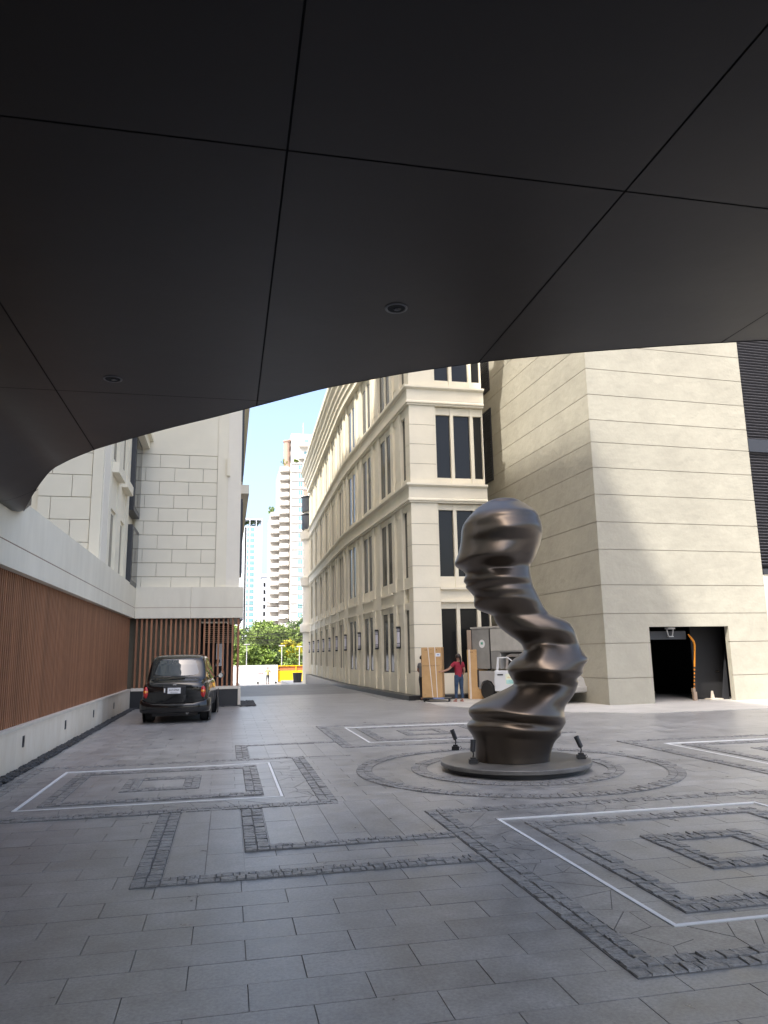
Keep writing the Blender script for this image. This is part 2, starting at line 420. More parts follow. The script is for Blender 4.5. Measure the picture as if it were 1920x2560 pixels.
# cobbles: riven stones with uneven tops
def cobble_shape(mb, it):
    if it[0] == 'r':
        x0, x1, y0, y1 = it[1]; j_ = lambda: random.uniform(-.002, .006); P = [(x0+j_(), y0+j_()), (x1-j_(), y0+j_()), (x1-j_(), y1-j_()), (x0+j_(), y1-j_())]
    else: P = it[1]
    cx = sum(p[0] for p in P)/4; cy = sum(p[1] for p in P)/4
    h = random.uniform(.008, .018); n = len(mb.v)
    vs = [(p[0], p[1], .002) for p in P] + [(p[0]+(cx-p[0])*.08, p[1]+(cy-p[1])*.08, h+random.uniform(-.0025, .005)) for p in P] + [(cx+random.uniform(-.015, .015), cy+random.uniform(-.015, .015), h+random.uniform(-.001, .004))]
    mb.add(vs, [(i,(i+1)%4,4+(i+1)%4,4+i) for i in range(4)] + [(4+i,4+(i+1)%4,8) for i in range(4)])
def ccen(it):
    if it[0] == 'r': q = it[1]; return ((q[0]+q[1])/2, (q[2]+q[3])/2, (q[1]-q[0])*(q[3]-q[2]))
    P = it[1]; return (sum(p[0] for p in P)/4, sum(p[1] for p in P)/4, .01)
near, far = ranked(cobbles, lambda it: score(*ccen(it)))
for it in near:
    mb = MB(); cobble_shape(mb, it); mb.build('cobble', 'cobble', ground)
mb = MB()
for it in far:
    if score(*ccen(it)) > 0 or random.random() < .3: cobble_shape(mb, it)
tag(mb.build('cobble_field', 'cobble', ground), kind='stuff')
pc = lambda P: (sum(p[0] for p in P)/len(P), sum(p[1] for p in P)/len(P))
near, far = ranked(crazies, lambda P: score(*pc(P), .05))
for P in near: MB().prism(P, .001, .0095+random.uniform(-.0015, .0015)).build('flagstone', 'crazy', ground)
if far:
    mb = MB()
    for P in far: mb.prism(P, .001, .0095+random.uniform(-.0015, .0015))
    tag(mb.build('flagstone_field', 'crazy', ground), kind='stuff')
# white inlaid lines of the parking bays
for bi, (x0, x1, y0, y1) in enumerate(BAYS):
    w = .017; z = .0125
    for k, q in enumerate(((x0-w, x1+w, y0-w, y0+w), (x0-w, x1+w, y1-w, y1+w), (x0-w, x0+w, y0+w, y1-w), (x1-w, x1+w, y0+w, y1-w))):
        MB().box(*q, -.004, z).build('marking_line', 'line', ground)
# pale paved apron in front of the cream block
ap = [(7.0, 28.3), (7.0, 24.6), (7.6, 23.2), (9.5, 20.5), (11.4, 19.2), (15.2, 19.25), (22, 19.6), (22, 29.5), (7.0, 29.5)]
tag(MB().prism(ap, -.01, .012).build('pavement', 'apron'), kind='structure')
# dark pebble strips
def pebbles(name, boxes, n):
    mb = MB()
    for (x0, x1, y0, y1), k in zip(boxes, n):
        for _ in range(k):
            c = Vector((random.uniform(x0, x1), random.uniform(y0, y1), random.uniform(.0, .03)))
            a = random.uniform(0, 3.14); l, w_, h = random.uniform(.025, .05), random.uniform(.018, .035), random.uniform(.012, .026)
            vs = [(l*math.cos(t)*1., w_*math.sin(t), 0) for t in [i*math.pi/3 for i in range(6)]]
            vs = [Matrix.Rotation(a, 3, 'Z') @ Vector(v) + c for v in vs]
            t_ = [((v-c)*.55)+c+Vector((0, 0, h)) for v in vs]; 
            mb.add(vs+t_, [(i,(i+1)%6,6+(i+1)%6,6+i) for i in range(6)]+[(6,7,8,9,10,11)])
    tag(mb.build(name, 'pebble'), 'dark pebbles filling the strip at the wall foot', None, None, 'stuff')
pebbles('pebble_strip', [(-3.26, -3.08, 7, 17), (-3.26, -3.08, 17, 27.8), (-3.1, .5, 27.62, 27.82), (.5, 1.05, 27.3, 30.5)], [2200, 1600, 350, 900])

# ------------------------------------------------------------------ left podium building
WX, RY = -3.28, 27.85          # face of the long wall, face of the return
pod = thing('podium_building', 'cream building with concrete band over brown timber slat screens beside the parked taxi', 'building', (-8, 28, 0))
# travertine low wall, in slabs
y = 6.0; k = 0
while y < RY-.05:
    L_ = min(1.22, RY-y); MB().box(WX-.2, WX, y+.002, y+L_-.002, 0, .64).build('stone_panel', 'travertine', pod); y += L_
MB().box(WX-.22, WX+.015, 6, RY, .641, .685).build('wall_cap', 'cap', pod)
for yy, zz in ((13.74, .42), (17.09, .40), (20.51, .38), (24.02, .36)):
    f = MB().box(WX, WX+.012, yy-.05, yy+.05, zz-.09, zz+.09).build('step_light', 'dgrey', pod)
    MB().box(WX+.012, WX+.016, yy-.03, yy+.03, zz-.02, zz+.06).build('lens', 'black', f)
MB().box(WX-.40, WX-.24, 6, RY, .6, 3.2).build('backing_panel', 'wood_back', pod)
sm = MB().box(-.03, .03, -.027, .027, .686, 3.13).mesh('timber_slat', 'wood')
y = 9.0
while y < RY-.1:
    o = link('timber_slat', sm, pod); o.location = (WX-.13, y, 0); y += .112
# return: dark plinth, cap, open slats
MB().box(WX, .42, RY, RY+.35, 0, .60).build('dark_plinth', 'plinth_dark', pod)
MB().box(WX+.02, .44, RY-.03, RY+.38, .601, .70).build('plinth_cap', 'cap', pod)
MB().box(.425, .52, RY+.02, RY+4, 0, .64).build('plinth_end', 'cap', pod)
x = WX+.12; sm2 = MB().box(-.033, .033, -.05, .05, .701, 3.13).mesh('timber_slat', 'wood')
while x < .36:
    o = link('timber_slat', sm2, pod); o.location = (x, RY+.12, 0); x += .168
MB().box(.36, .44, RY+.05, RY+.45, .701, 3.13).build('corner_post', 'wood', pod)
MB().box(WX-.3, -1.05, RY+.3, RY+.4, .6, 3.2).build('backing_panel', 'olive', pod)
# room behind the open slats
MB().box(WX-.3, .3, 33.9, 34.1, 0, 3.2).build('dark_room_wall', 'interior', pod); MB().box(-1.15, -1.05, RY+.41, 31.8, 0, 3.2).build('dark_room_wall', 'interior', pod)
MB().box(-.45, -.12, 33.7, 33.85, 0, 2.3).build('white_screen', 'white', pod)
for i in range(9):
    z = 2.35+i*.085; MB().box(-1.0, .28, 33.72, 33.78, z, z+.04).build('blind_slat', 'boxedge', pod)
# concrete band, upper and lower lift with a recessed rusty line
for (z0, z1, nm, d) in ((3.131, 3.50, 'concrete_band', 0), (3.515, 4.26, 'concrete_band', 0)):
    MB().box(WX-.5, WX+.03+d, -2, RY-.03, z0, z1).build(nm, 'band', pod, bevel=.006)
    for (xa, xb) in ((WX+.034, -1.32), (-1.314, .56)):
        MB().box(xa, xb, RY-.028, RY+.5, z0, z1).build(nm, 'band', pod, bevel=.006)
    MB().box(.1, .558, RY+.502, RY+6, z0, z1).build(nm, 'band', pod)
MB().box(WX-.48, WX+.022, -2, RY-.03, 3.499, 3.516).box(WX+.02, .55, RY-.02, RY+.48, 3.499, 3.516).build('band_line', 'red_line', pod)
MB().box(WX-.5, .5, RY+.05, 34.2, 3.28, 3.40).build('ceiling_slab', 'interior', pod)
MB().box(-12, WX-.42, 6, 27, 0, 4.2).build('podium_core', 'interior', pod)
# upper storeys: stepped walls of stucco panels
UF = RY+.22     # return face above the band
core = MB().box(-20, .40, UF+.10, 60, 4.2, 25.5).box(-20, -3.52, 20.95, UF+.1, 4.2, 32).build('wall', 'cream_left', pod)
MB().box(-3.42, -.49, UF+.085, UF+.099, 4.2, 9.3).build('joint_backing', 'groove', pod); MB().box(-5.06, -3.69, 20.935, 20.949, 4.2, 12).build('joint_backing', 'groove', pod)
rows = [4.20, 4.65, 5.16, 5.67, 6.19, 6.71, 7.21, 7.71, 8.23, 8.76, 9.27]
for i in range(len(rows)-1):
    z0, z1 = rows[i]+.008, rows[i+1]-.008
    cuts = [-3.42, -3.11, -2.06, -1.02, -.49] if i % 2 == 0 else [-3.42, -2.60, -1.54, -.49]
    for a, b in zip(cuts[:-1], cuts[1:]): MB().box(a+.007, b-.007, UF, UF+.09, z0, z1).build('stucco_panel', 'cream_left', pod, bevel=.004)
MB().box(-.485, -.10, UF-.03, UF+.09, 4.2, 22).build('edge_strip', 'cream_left', pod)
MB().box(-3.42, -.49, UF-.005, UF+.09, 9.28, 22).build('upper_wall', 'cream_left', pod)
MB().box(-.095, .40, UF+.0, UF+.6, 4.2, 22).build('edge_pilaster', 'white_trim', pod)
MB().box(-.14, -.02, UF-.12, UF-.001, 8.5, 9.2).build('wall_bracket', 'cream_left', pod)
for zz in (6.3, 10.2, 13.9):
    w_ = MB().box(.401, .49, UF+.8, UF+1.7, zz-1.5, zz+1.5).build('window', 'dgrey', pod); MB().box(.491, .50, UF+.9, UF+1.6, zz-1.4, zz+1.4).build('pane', 'glass', w_)
    MB().box(.401, .72, UF+.7, 58, zz+1.7, zz+2.05).build('cornice', 'cream_left', pod)
# side facade X=-3.4 between Y 20.8 and the return
SX = -3.42
zlist = [4.2]
while zlist[-1] < 20: zlist.append(zlist[-1]+.62)
for i in range(12):     # first return, facing the court
    z0, z1 = zlist[i]+.008, zlist[i+1]-.008
    cuts = [-5.05, -4.72, -3.70] if i % 2 == 0 else [-5.05, -4.20, -3.70]
    for a, b in zip(cuts[:-1], cuts[1:]): MB().box(a+.007, b-.007, 20.83, 20.94, z0, z1).build('stucco_panel', 'cream_left', pod, bevel=.004)
MB().box(-3.69, SX, 20.80, 20.94, 4.2, 22).build('edge_strip', 'cream_left', pod)
MB().box(-7.5, -5.06, 21.4, 21.5, 4.2, 22).build('grey_panel', 'dgrey', pod)
MB().box(SX-.1, SX+.02, 20.95, 21.9, 4.2, 22).build('edge_pilaster', 'white_trim', pod)
for (ya, yb) in ((22.3, 23.5), (24.3, 25.4)):
    for (za, zb) in ((4.3, 6.1), (7.6, 9.6), (11, 13)):
        n = MB().box(SX-.099, SX-.06, ya, yb, za, zb).build('window', 'cream_left', pod)
        MB().box(SX-.06, SX-.05, ya+.2, yb-.2, za+.1, zb-.1).build('pane', 'glass', n)
        MB().box(SX-.098, SX+.22, ya-.15, yb+.15, zb+1.0, zb+1.3).build('ledge', 'cream_left', pod)
for (ya, yb) in ((21.9, 22.3), (23.5, 24.3), (25.4, 26.1)): MB().box(SX-.1, SX+.03, ya, yb, 4.2, 22).build('pilaster', 'cream_left', pod)
for (za, zb) in ((6.1, 7.6), (9.6, 11)):
    MB().box(SX-.1, SX+.0, 22.3, 25.4, za, zb).build('spandrel', 'cream_left', pod)
for (za, zb) in ((4.21, 6.25), (6.75, 9.45)):      # dark bay window next to the return
    n = MB().box(SX-.1, SX+.18, 26.15, 27.95, za, zb).build('bay_window', 'dgrey', pod)
    MB().box(SX+.181, SX+.19, 26.3, 27.8, za+.15, zb-.15).build('pane', 'glass', n)
MB().box(SX-.1, SX+.42, 26.0, 28.06, 9.46, 9.75).box(SX-.1, SX+.55, 25.95, 28.06, 9.751, 9.98).build('cornice', 'cream_left', pod)

# hotel tower above and behind the canopy: it throws the shade over the court
ht = thing('hotel_tower', 'tall cream hotel tower rising behind the dark canopy', 'building', (-16, -10, 0))
MB().box(-34, -8.6, -42, 15, 0, 50).build('wall', 'cream', ht)
for zz in range(6, 47, 4):
    for yy in range(-38, 12, 4): MB().box(-8.599, -8.5, yy, yy+2, zz, zz+2.4).build('window', 'glass', ht)

# ------------------------------------------------------------------ canopy
EDGE = [(-9, 17.2), (-6, 15.6), (-4.2, 14.4), (-3.6, 13.75), (-3.25, 13.13), (-3.23, 12.7), (-3.15, 12.2), (-3.03, 11.85), (-2.77, 11.26), (-2.43, 10.61), (-2.07, 10.02), (-1.66, 9.45), (-1.17, 8.91), (-.69, 8.41), (-.17, 7.92), (.27, 7.48), (.87, 6.87), (1.59, 6.33), (2.25, 5.94), (2.97, 5.62), (3.7, 5.35), (4.46, 5.11), (6, 4.75), (8, 4.45), (11, 4.2)]
ZS = 4.32
# fine, smoothed edge: X as knots, arc-length resampled
ep = np.array(EDGE, float); dd = np.r_[0, np.cumsum(np.hypot(*np.diff(ep, axis=0).T))]
tt = np.arange(0, dd[-1], .06); ex = smooth_arr(np.interp(tt, dd, ep[:, 0]), 9); ey = smooth_arr(np.interp(tt, dd, ep[:, 1]), 9)
def Eof(x): return float(np.interp(x, ex, ey))
def sst(t): t = min(max(t, 0), 1); return t*t*(3-2*t)
def zdip(x, y): return ZS - .34*sst((-2.3-x)/.95)*sst((13.25-y)/1.3)
can = thing('canopy', 'dark metal canopy soffit with a sweeping curved edge and recessed downlights', 'canopy', (0, 0, ZS))
XL = [-9, -7.44, -5.52, -3.60, -1.68, .25, 2.17, 4.09, 6.01, 7.93, 9.85]; YL = [-.5, 3.43, 7.33, 11.23, 15.1, 19]
lamps = [(1.20, 5.07), (-1.10, 6.93)]
for i in range(len(XL)-1):
    for j in range(len(YL)-1):
        x0, x1, y0, y1 = XL[i]+.006, XL[i+1]-.006, YL[j]+.006, YL[j+1]-.006
        mb = MB(); nx = 24; ny = 20; idx = {}
        cols = []
        for a in range(nx+1):
            x = x0+(x1-x0)*a/nx; top = min(y1, Eof(x)-.004); cols.append((x, top))
        if all(t <= y0+.01 for _, t in cols): continue
        for a, (x, top) in enumerate(cols):
            top = max(top, y0)
            for b in range(ny+1):
                y = y0+(top-y0)*b/ny; z = zdip(x, y); mb.v.append((x, y, z))
        for a in range(nx):
            if cols[a][1] <= y0 and cols[a+1][1] <= y0: continue
            for b in range(ny):
                p = a*(ny+1)+b; q = [p, p+ny+1, p+ny+2, p+1]
                c = [sum(mb.v[k][m] for k in q)/4 for m in (0, 1)]
                mb.f.append(tuple(q)); mb.mi.append(0)
        me = bpy.data.meshes.new('soffit_panel'); me.from_pydata(mb.v, [], mb.f); me.materials.append(M['soffit'])
        bm = bmesh.new(); bm.from_mesh(me); bmesh.ops.remove_doubles(bm, verts=bm.verts, dist=1e-5); bmesh.ops.dissolve_degenerate(bm, edges=bm.edges, dist=1e-6)
        bmesh.ops.recalc_face_normals(bm, faces=bm.faces)
        bm.to_mesh(me); bm.free(); me.polygons.foreach_set('use_smooth', [True]*len(me.polygons))
        link('soffit_panel', me, can)
# core above the panels, fascia
mb = MB(); n = len(ex)
for x, y in zip(ex, ey): z = zdip(x, y); mb.v += [(x, y, z-.004), (x, y, 4.95), (x, -.55, z+.02), (x, -.55, 4.95), (x, y-.03, z+.02)]
for a in range(n-1):
    p, q = 5*a, 5*(a+1)
    mb.f += [(p, q, q+1, p+1), (p+1, q+1, q+3, p+3), (p, p+4, q+4, q)]; mb.mi += [0, 0, 0]
mb.build('fascia', 'soffit', can)
mb = MB(); 
for a in range(n-1):
    for (xa, ya, xb, yb) in ((ex[a], ey[a], ex[a+1], ey[a+1]),):
        b0 = len(mb.v); z = ZS+.025
        K = 30
        for t in range(K+1):
            y_a = -.55+(ya+.55-.01)*t/K; y_b = -.55+(yb+.55-.01)*t/K
            mb.v += [(xa, y_a, zdip(xa, y_a)+.022), (xb, y_b, zdip(xb, y_b)+.022)]
        for t in range(K): mb.f.append((b0+2*t, b0+2*t+1, b0+2*t+3, b0+2*t+2)); mb.mi.append(0)
mb.build('joint_backing', 'soffit_joint', can)
for (x, y) in lamps:
    z = zdip(x, y)
    d = MB().lathe([(.066, -.001), (.086, -.001), (.086, -.005), (.081, -.008), (.071, -.007), (.066, -.001)], (x, y, z), 32).build('downlight', 'trim_ring', can, smooth=True)
    MB().lathe([(.0, .0), (.068, .0), (.068, -.002), (.0, -.002)], (x, y, z-.001), 24).build('recess', 'interior', d)
    MB().lathe([(.0, .0), (.03, .0), (.026, -.004), (.0, -.005)], (x+.01, y+.012, z-.003), 20).build('lens', 'glass', d)

# ------------------------------------------------------------------ cream block with stable-like opening
A = R(2.6); blk = thing('cream_block', 'windowless cream rendered block with grooved courses and a dark garage opening', 'building', (11.99, 22.3, 0), A)
GZ = [0, .84, 1.95, 2.91, 3.85, 5.03, 5.96, 6.9, 7.83, 8.72, 9.52, 10.43, 11.37, 12.3, 13.2, 14.1, 15.0, 15.9, 16.8, 17.7, 18.6]
BW, BL = 6.36, 9.4; O0, O1, OZ = 1.65, 4.72, 2.47
core = MB()
core.box(.015, O0-.02, .015, .2, 0, 18.6).box(O1+.02, BW-.015, .015, .2, 0, 18.6).box(O0-.02, O1+.02, .015, .2, OZ+.02, 18.6).box(.015, .5, .2, BL-.02, 0, 18.6).box(.5, BW-.02, 6.5, BL-.02, 0, 18.6).box(.5, BW-.02, .2, 6.5, 3.3, 18.6).box(BW-.4, BW-.02, .2, 6.5, 0, 3.3)
core.build('wall_core', 'groove', blk, local=True)
for i in range(len(GZ)-1):
    z0, z1 = GZ[i]+(.011 if i else -.05), GZ[i+1]-.011
    if z0 < OZ:      # split by the opening
        segs = [(0, O0, z0, z1), (O1, BW, z0, z1)]
        if z1 > OZ: segs.append((O0, O1, OZ, z1))
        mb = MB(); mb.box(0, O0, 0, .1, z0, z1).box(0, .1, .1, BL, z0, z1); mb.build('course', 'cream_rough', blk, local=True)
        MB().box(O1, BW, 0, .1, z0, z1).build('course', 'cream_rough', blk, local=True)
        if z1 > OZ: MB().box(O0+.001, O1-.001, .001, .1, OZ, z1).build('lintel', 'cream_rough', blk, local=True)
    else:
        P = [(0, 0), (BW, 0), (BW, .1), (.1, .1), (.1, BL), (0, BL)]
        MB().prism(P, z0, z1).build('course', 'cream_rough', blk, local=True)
MB().box(O0-.019, O0+.0, .1, .2, 0, OZ).box(O1, O1+.019, .1, .2, 0, OZ).box(O0, O1, .1, .2, OZ+.001, OZ+.019).build('opening_reveal', 'cream_rough', blk, local=True)
for q_ in ((.55, 5.9, 6.3, 6.49, 0, 3.2), (.51, .56, .21, 6.3, 0, 3.2), (5.9, 5.95, .21, 6.3, 0, 3.2), (.57, 5.89, .21, 6.29, 3.2, 3.29)): MB().box(*q_).build('garage_wall', 'interior', blk, local=True)
MB().box(.6, 3.55, .72, .82, 2.06, 2.34).build('ceiling_beam', 'dgrey', blk, local=True)
MB().box(.57, 5.89, .12, 6.29, -.02, .0145).build('garage_floor', 'apron', blk, local=True)
MB().box(3.9, 5.15, .95, 1.0, .03, 2.6).build('inner_door', 'interior', blk, local=True)
MB().box(4.75, 4.9, .91, .949, .92, .96).build('door_handle', 'chrome', blk, local=True)
MB().prism([(4.42, .0), (4.72, .0), (4.72, 1.62)], .86, .88, T=Matrix.Translation((.22, 1.45, 0)) @ Matrix.Rotation(R(90), 4, 'X')).build('leaning_panel', 'dgrey', blk, local=True)
tri = MB().prism([(4.36, .03), (4.46, .03), (4.41, .3)], -.05, .05, T=Matrix.Translation((0, .75, 0)) @ Matrix.Rotation(R(90), 4, 'X')); tri.box(4.2, 4.68, .55, .9, .018, .05)
tri.build('floor_bracket', 'cap', blk, local=True)
MB().box(1.66, 2.4, 2.2, 2.9, .016, .1).build('floor_kerb', 'cap', blk, local=True)
m = MB().box(2.72, 3.0, .5, .7, 2.40, 2.46)
for s_ in (-1, 1): m.tube([(2.86+s_*.13, .6, 2.40), (2.86+s_*.07, .6, 2.16)], .02, 6)
m.box(2.77, 2.95, .55, .65, 2.14, 2.17).build('ceiling_bracket', 'pole', blk, local=True)
# striped flexible hose hanging in the opening
hs = thing('striped_hose', 'orange hose with black stripes hanging inside the dark garage opening', 'hose', tuple(Matrix.LocRotScale(blk.location, blk.rotation_euler, None) @ Vector((3.62, .55, 0))), A)
hp = [(3.00, 2.22), (3.05, 2.16), (3.12, 2.08), (3.19, 1.98), (3.215, 1.85), (3.20, 1.7), (3.175, 1.5), (3.15, 1.3), (3.13, 1.12)]
off = Vector((3.1, 1.5, 0))
MB().tube([Vector((a+.0, 1.5, b))-off for a, b in hp], [.02, .03, .036, .037, .036, .032, .03, .03, .028], 10).build('hose', 'orange', hs, smooth=True, local=True)
for k in range(12):
    t = k/12; a, b = 3.13-.09*t, 1.12-.72*t; a2, b2 = 3.13-.09*(t+1/12), 1.12-.72*(t+1/12)
    MB().tube([Vector((a, 1.5, b))-off, Vector((a2, 1.5, b2))-off], .025, 10).build('stripe', 'orange' if k % 2 else 'black', hs, smooth=True, local=True)
MB().box(-.12, .0, -.05, .05, .017, .3).box(-.14, -.05, -.051, .049, .3, .42).build('base', 'boxedge', hs, local=True)

# dark louvred wing to the right of the block
lw = thing('louvred_wing', 'dark grey louvred wall beside the cream block', 'louvre wall', (18.35, 22.6, 0), A)
MB().box(.02, 12, .35, 6, 0, 18.6).build('wall_core', 'interior', lw, local=True)
MB().box(.03, 12, .02, .5, 0, 4.25).build('base_wall', 'cream', lw, local=True)
MB().box(.03, 12, -.02, .5, 4.251, 4.45).build('ledge', 'dgrey', lw, local=True)
mb = MB().box(.03, 2.6, -.07, .07, -.012, .012, T=Matrix.Rotation(R(-38), 4, 'X')).mesh('louvre_blade', 'louvre')
z = 4.6
while z < 16:
    if not 8.75 < z < 9.2:
        o = link('louvre_blade', mb, lw, True); o.location = (0, .15, z)
    z += .11
MB().box(.03, 2.6, .0, .2, 8.72, 9.2).build('transom', 'dgrey', lw, local=True)
MB().box(2.62, 12, .05, .3, 4.451, 16).build('infill_panel', 'louvre', lw, local=True)

# ------------------------------------------------------------------ long curved facade building
PATH = [(7.24, 28.3), (7.06, 32), (6.86, 36.5), (6.70, 40.2), (6.68, 42.2), (6.75, 46), (6.86, 52), (6.97, 57), (7.10, 64.2)]
pp = np.array(PATH, float); pd = np.r_[0, np.cumsum(np.hypot(*np.diff(pp, axis=0).T))]
st = np.linspace(0, pd[-1], 120); fx = smooth_arr(np.interp(st, pd, pp[:, 0]), 9); fy = smooth_arr(np.interp(st, pd, pp[:, 1]), 9)
fx[0], fy[0] = 7.24, 28.3
def fpt(s):
    return Vector((float(np.interp(s, st, fx)), float(np.interp(s, st, fy)), 0))
def fdir(s): return (fpt(min(s+.4, pd[-1]))-fpt(max(s-.4, 0))).normalized()
def fnorm(s): d = fdir(s); return Vector((-d.y, d.x, 0))     # towards the court (-X)
bld = thing('curved_building', 'long cream four storey building with curved pilastered facade and cornices', 'building', (9, 45, 0))
NS = 60; ss = np.linspace(0, pd[-1], NS)
def poly_off(off): return [tuple((fpt(s)+fnorm(s)*off)[:2]) for s in ss]
END = pd[-1]
ring = poly_off(-.0); core = [(ring[0][0]-.0, 28.42)] + ring[1:] + [(18, 64.2), (18, 33), (10.28, 33), (10.28, 28.42)]
MB().prism(core, -2, 17.2).build('wall', 'cream', bld)
def sweep(name, prof, s0=0, s1=None, m='cream', wrap=True):
    """prof: (offset, z) outline; swept along the facade and round the corner along the end face"""
    s1 = END if s1 is None else s1
    pts = []
    if wrap: pts.append((Vector((10.30, 28.3, 0)), Vector((0, -1, 0))))
    c = fpt(0); n0 = (fnorm(.2)+Vector((0, -1, 0))); 
    if wrap: nn = n0.normalized(); pts.append((Vector((7.24, 28.3, 0)), nn/ max(.5, nn.dot(Vector((0, -1, 0))))))
    for s in np.linspace(max(s0, .25), s1, 50): pts.append((fpt(s), fnorm(s)))
    mb = MB(); k = len(prof)
    for p, nrm in pts:
        for o, z in prof: q = p+nrm*o; mb.v.append((q.x, q.y, z))
    for i in range(len(pts)-1):
        for j in range(k):
            a, b = i*k+j, i*k+(j+1) % k; mb.f.append((a, b, b+k, a+k)); mb.mi.append(0)
    mb.f.append(tuple(range(k))); mb.mi.append(0); mb.f.append(tuple((len(pts)-1)*k+j for j in range(k))); mb.mi.append(0)
    return mb.build(name, m, bld)
def cornice(z0, z1, big=False):
    h = z1-z0
    if not big: pr = [(-.1, z0), (.24, z0), (.24, z0+.06), (.30, z0+.08), (.30, z0+.14), (.26, z0+.18), (.26, z1-.15), (.31, z1-.13), (.38, z1-.08), (.38, z1), (-.1, z1)]
    else: pr = [(-.1, z0), (.42, z0), (.42, z0+.35), (.52, z0+.4), (.52, z0+.65), (.62, z0+.72), (.62, z0+.95), (.74, z0+1.05), (.74, z0+1.3), (.9, z0+1.45), (.9, z0+1.62), (1.0, z0+1.7), (1.0, z1), (-.1, z1)]
    sweep('cornice', pr)
cornice(7.68, 8.46); cornice(11.78, 12.58); cornice(15.85, 17.85, True)
sweep('plinth', [(-.1, -2), (.52, -2), (.52, .17), (-.1, .17)], m='plinth_dark')
FLOORS = [(.18, 3.72, .96, 3.45), (4.28, 7.67, 4.73, 7.42), (8.47, 11.77, 8.76, 11.44), (12.59, 15.84, 12.95, 15.3)]
S0, PIT = 1.85, 3.72
def frame_at(s):
    p = fpt(s); d = fdir(s); n = fnorm(s)
    return Matrix(((d.x, n.x, 0, p.x), (d.y, n.y, 0, p.y), (0, 0, 1, 0), (0, 0, 0, 1)))
fm = {}
for fi, (z0, z1, wz0, wz1) in enumerate(FLOORS):
    for side, (a, b) in enumerate(((-.80, -.36), (.36, .80))):     # jointed pilasters
        mb = MB(); n = 4 if fi else 4; hh = (z1-z0)/n
        for k in range(n): mb.box(a, b, .0, .21, z0+hh*k+(.006 if k else 0), z0+hh*(k+1)-(.006 if k < n-1 else 0))
        mb.box(a+.01, b-.01, .0, .195, z0, z1)
        fm[('pil', fi, side)] = mb.mesh('pilaster', 'cream')
    mb = MB().box(-.359, .359, 0, .15, z0, z1)
    for (a, b, c, d_) in ((-.26, -.22, z0+.5, z1-.3), (.22, .26, z0+.5, z1-.3), (-.22, .22, z0+.5, z0+.54), (-.22, .22, z1-.34, z1-.3)): mb.box(a, b, .14, .172, c, d_)
    fm[('pan', fi)] = mb.mesh('pier_panel', 'cream')
    fm[('win', fi)] = MB().box(.84, 1.76, .02, .1, wz0, wz1).box(1.92, 2.88, .02, .1, wz0, wz1).mesh('window', 'black')
    fm[('pane', fi)] = MB().box(.88, 1.72, .1, .106, wz0+.04, wz1-.04).mesh('pane', 'glass')
    fm[('pane2', fi)] = MB().box(1.96, 2.84, .1, .106, wz0+.04, wz1-.04).mesh('pane', 'glass')
    fm[('mul', fi)] = MB().box(1.77, 1.91, .0, .16, z0, z1-.01).mesh('mullion', 'cream')
    fm[('sill', fi)] = MB().box(.805, 1.769, .0, .14, z0, wz0-.003).box(1.911, 2.915, 0, .14, z0, wz0-.003).mesh('sill', 'cream')
    fm[('head', fi)] = MB().box(.805, 1.769, .0, .13, wz1+.003, z1-.012).box(1.911, 2.915, 0, .13, wz1+.003, z1-.012).mesh('lintel', 'cream')
fm['spandrel'] = MB().box(.803, 2.917, 0, .15, 3.73, 4.27).box(.80, 2.92, .0, .235, 3.70, 3.77).box(.80, 2.92, 0, .25, 4.2, 4.28).mesh('spandrel', 'cream')
fm['pierband'] = MB().box(-.80, .80, 0, .18, 3.72, 4.28).mesh('pier_band', 'cream')
lampm = {}
nb = 10
lamps_s = []
def bay_link(key, name, T, parent=bld):
    o = link(name, fm[key], parent, True); o.matrix_local = (T if parent is not bld else wmat(bld).inverted() @ T); return o
for b in range(nb):
    s = S0+PIT*b; T = frame_at(s); lamps_s.append(s)
    Tw = frame_at(s+PIT/2) @ Matrix.Translation((-PIT/2, 0, 0))
    for fi in range(4):
        for side in (0, 1): bay_link(('pil', fi, side), 'pilaster', T)
        bay_link(('pan', fi), 'pier_panel', T)
        w_ = bay_link(('win', fi), 'window', Tw)
        for kk in ('pane', 'pane2'):
            o = link('pane', fm[(kk, fi)], w_, True)
        bay_link(('mul', fi), 'mullion', Tw); bay_link(('sill', fi), 'sill', Tw); bay_link(('head', fi), 'lintel', Tw)
    bay_link('spandrel', 'spandrel', Tw); bay_link('pierband', 'pier_band', T)
# corner strip and first narrow window on the long side
T0 = frame_at(.45)
for fi, (z0, z1, wz0, wz1) in enumerate(FLOORS):
    w_ = MB().box(-.05, .60, .02, .06, wz0, wz1).build('window', 'black', bld, local=True); w_.matrix_local = wmat(bld).inverted() @ T0
    MB().box(-.02, .57, .06, .066, wz0+.04, wz1-.04).build('pane', 'glass', w_, local=True)
    o = MB().box(-.06, .6, 0, .15, z0, wz0-.003).build('sill', 'cream', bld, local=True); o.matrix_local = wmat(bld).inverted() @ T0
    o = MB().box(-.06, .6, 0, .15, wz1+.003, z1).build('lintel', 'cream', bld, local=True); o.matrix_local = wmat(bld).inverted() @ T0
    # corner pier in courses
    n = 4; hh = (z1-z0)/n
    c0 = fpt(0); d0 = fdir(.2); n0 = fnorm(.2); e1 = c0+d0*.42
    P = [(c0.x-.15, 28.12), (8.20, 28.12), (8.20, 28.42), (e1.x+.2, e1.y), ((e1+n0*.17).x, (e1+n0*.17).y)]
    for k in range(n):
        MB().prism(P, z0+hh*k+(.009 if k else 0), z0+hh*(k+1)-(.009 if k < n-1 else 0)).build('course', 'cream', bld)
MB().prism([(7.11, 28.14), (8.19, 28.14), (8.19, 28.42), (7.3, 28.7), (7.08, 28.7)], .17, 15.8).build('corner_core', 'groove', bld)
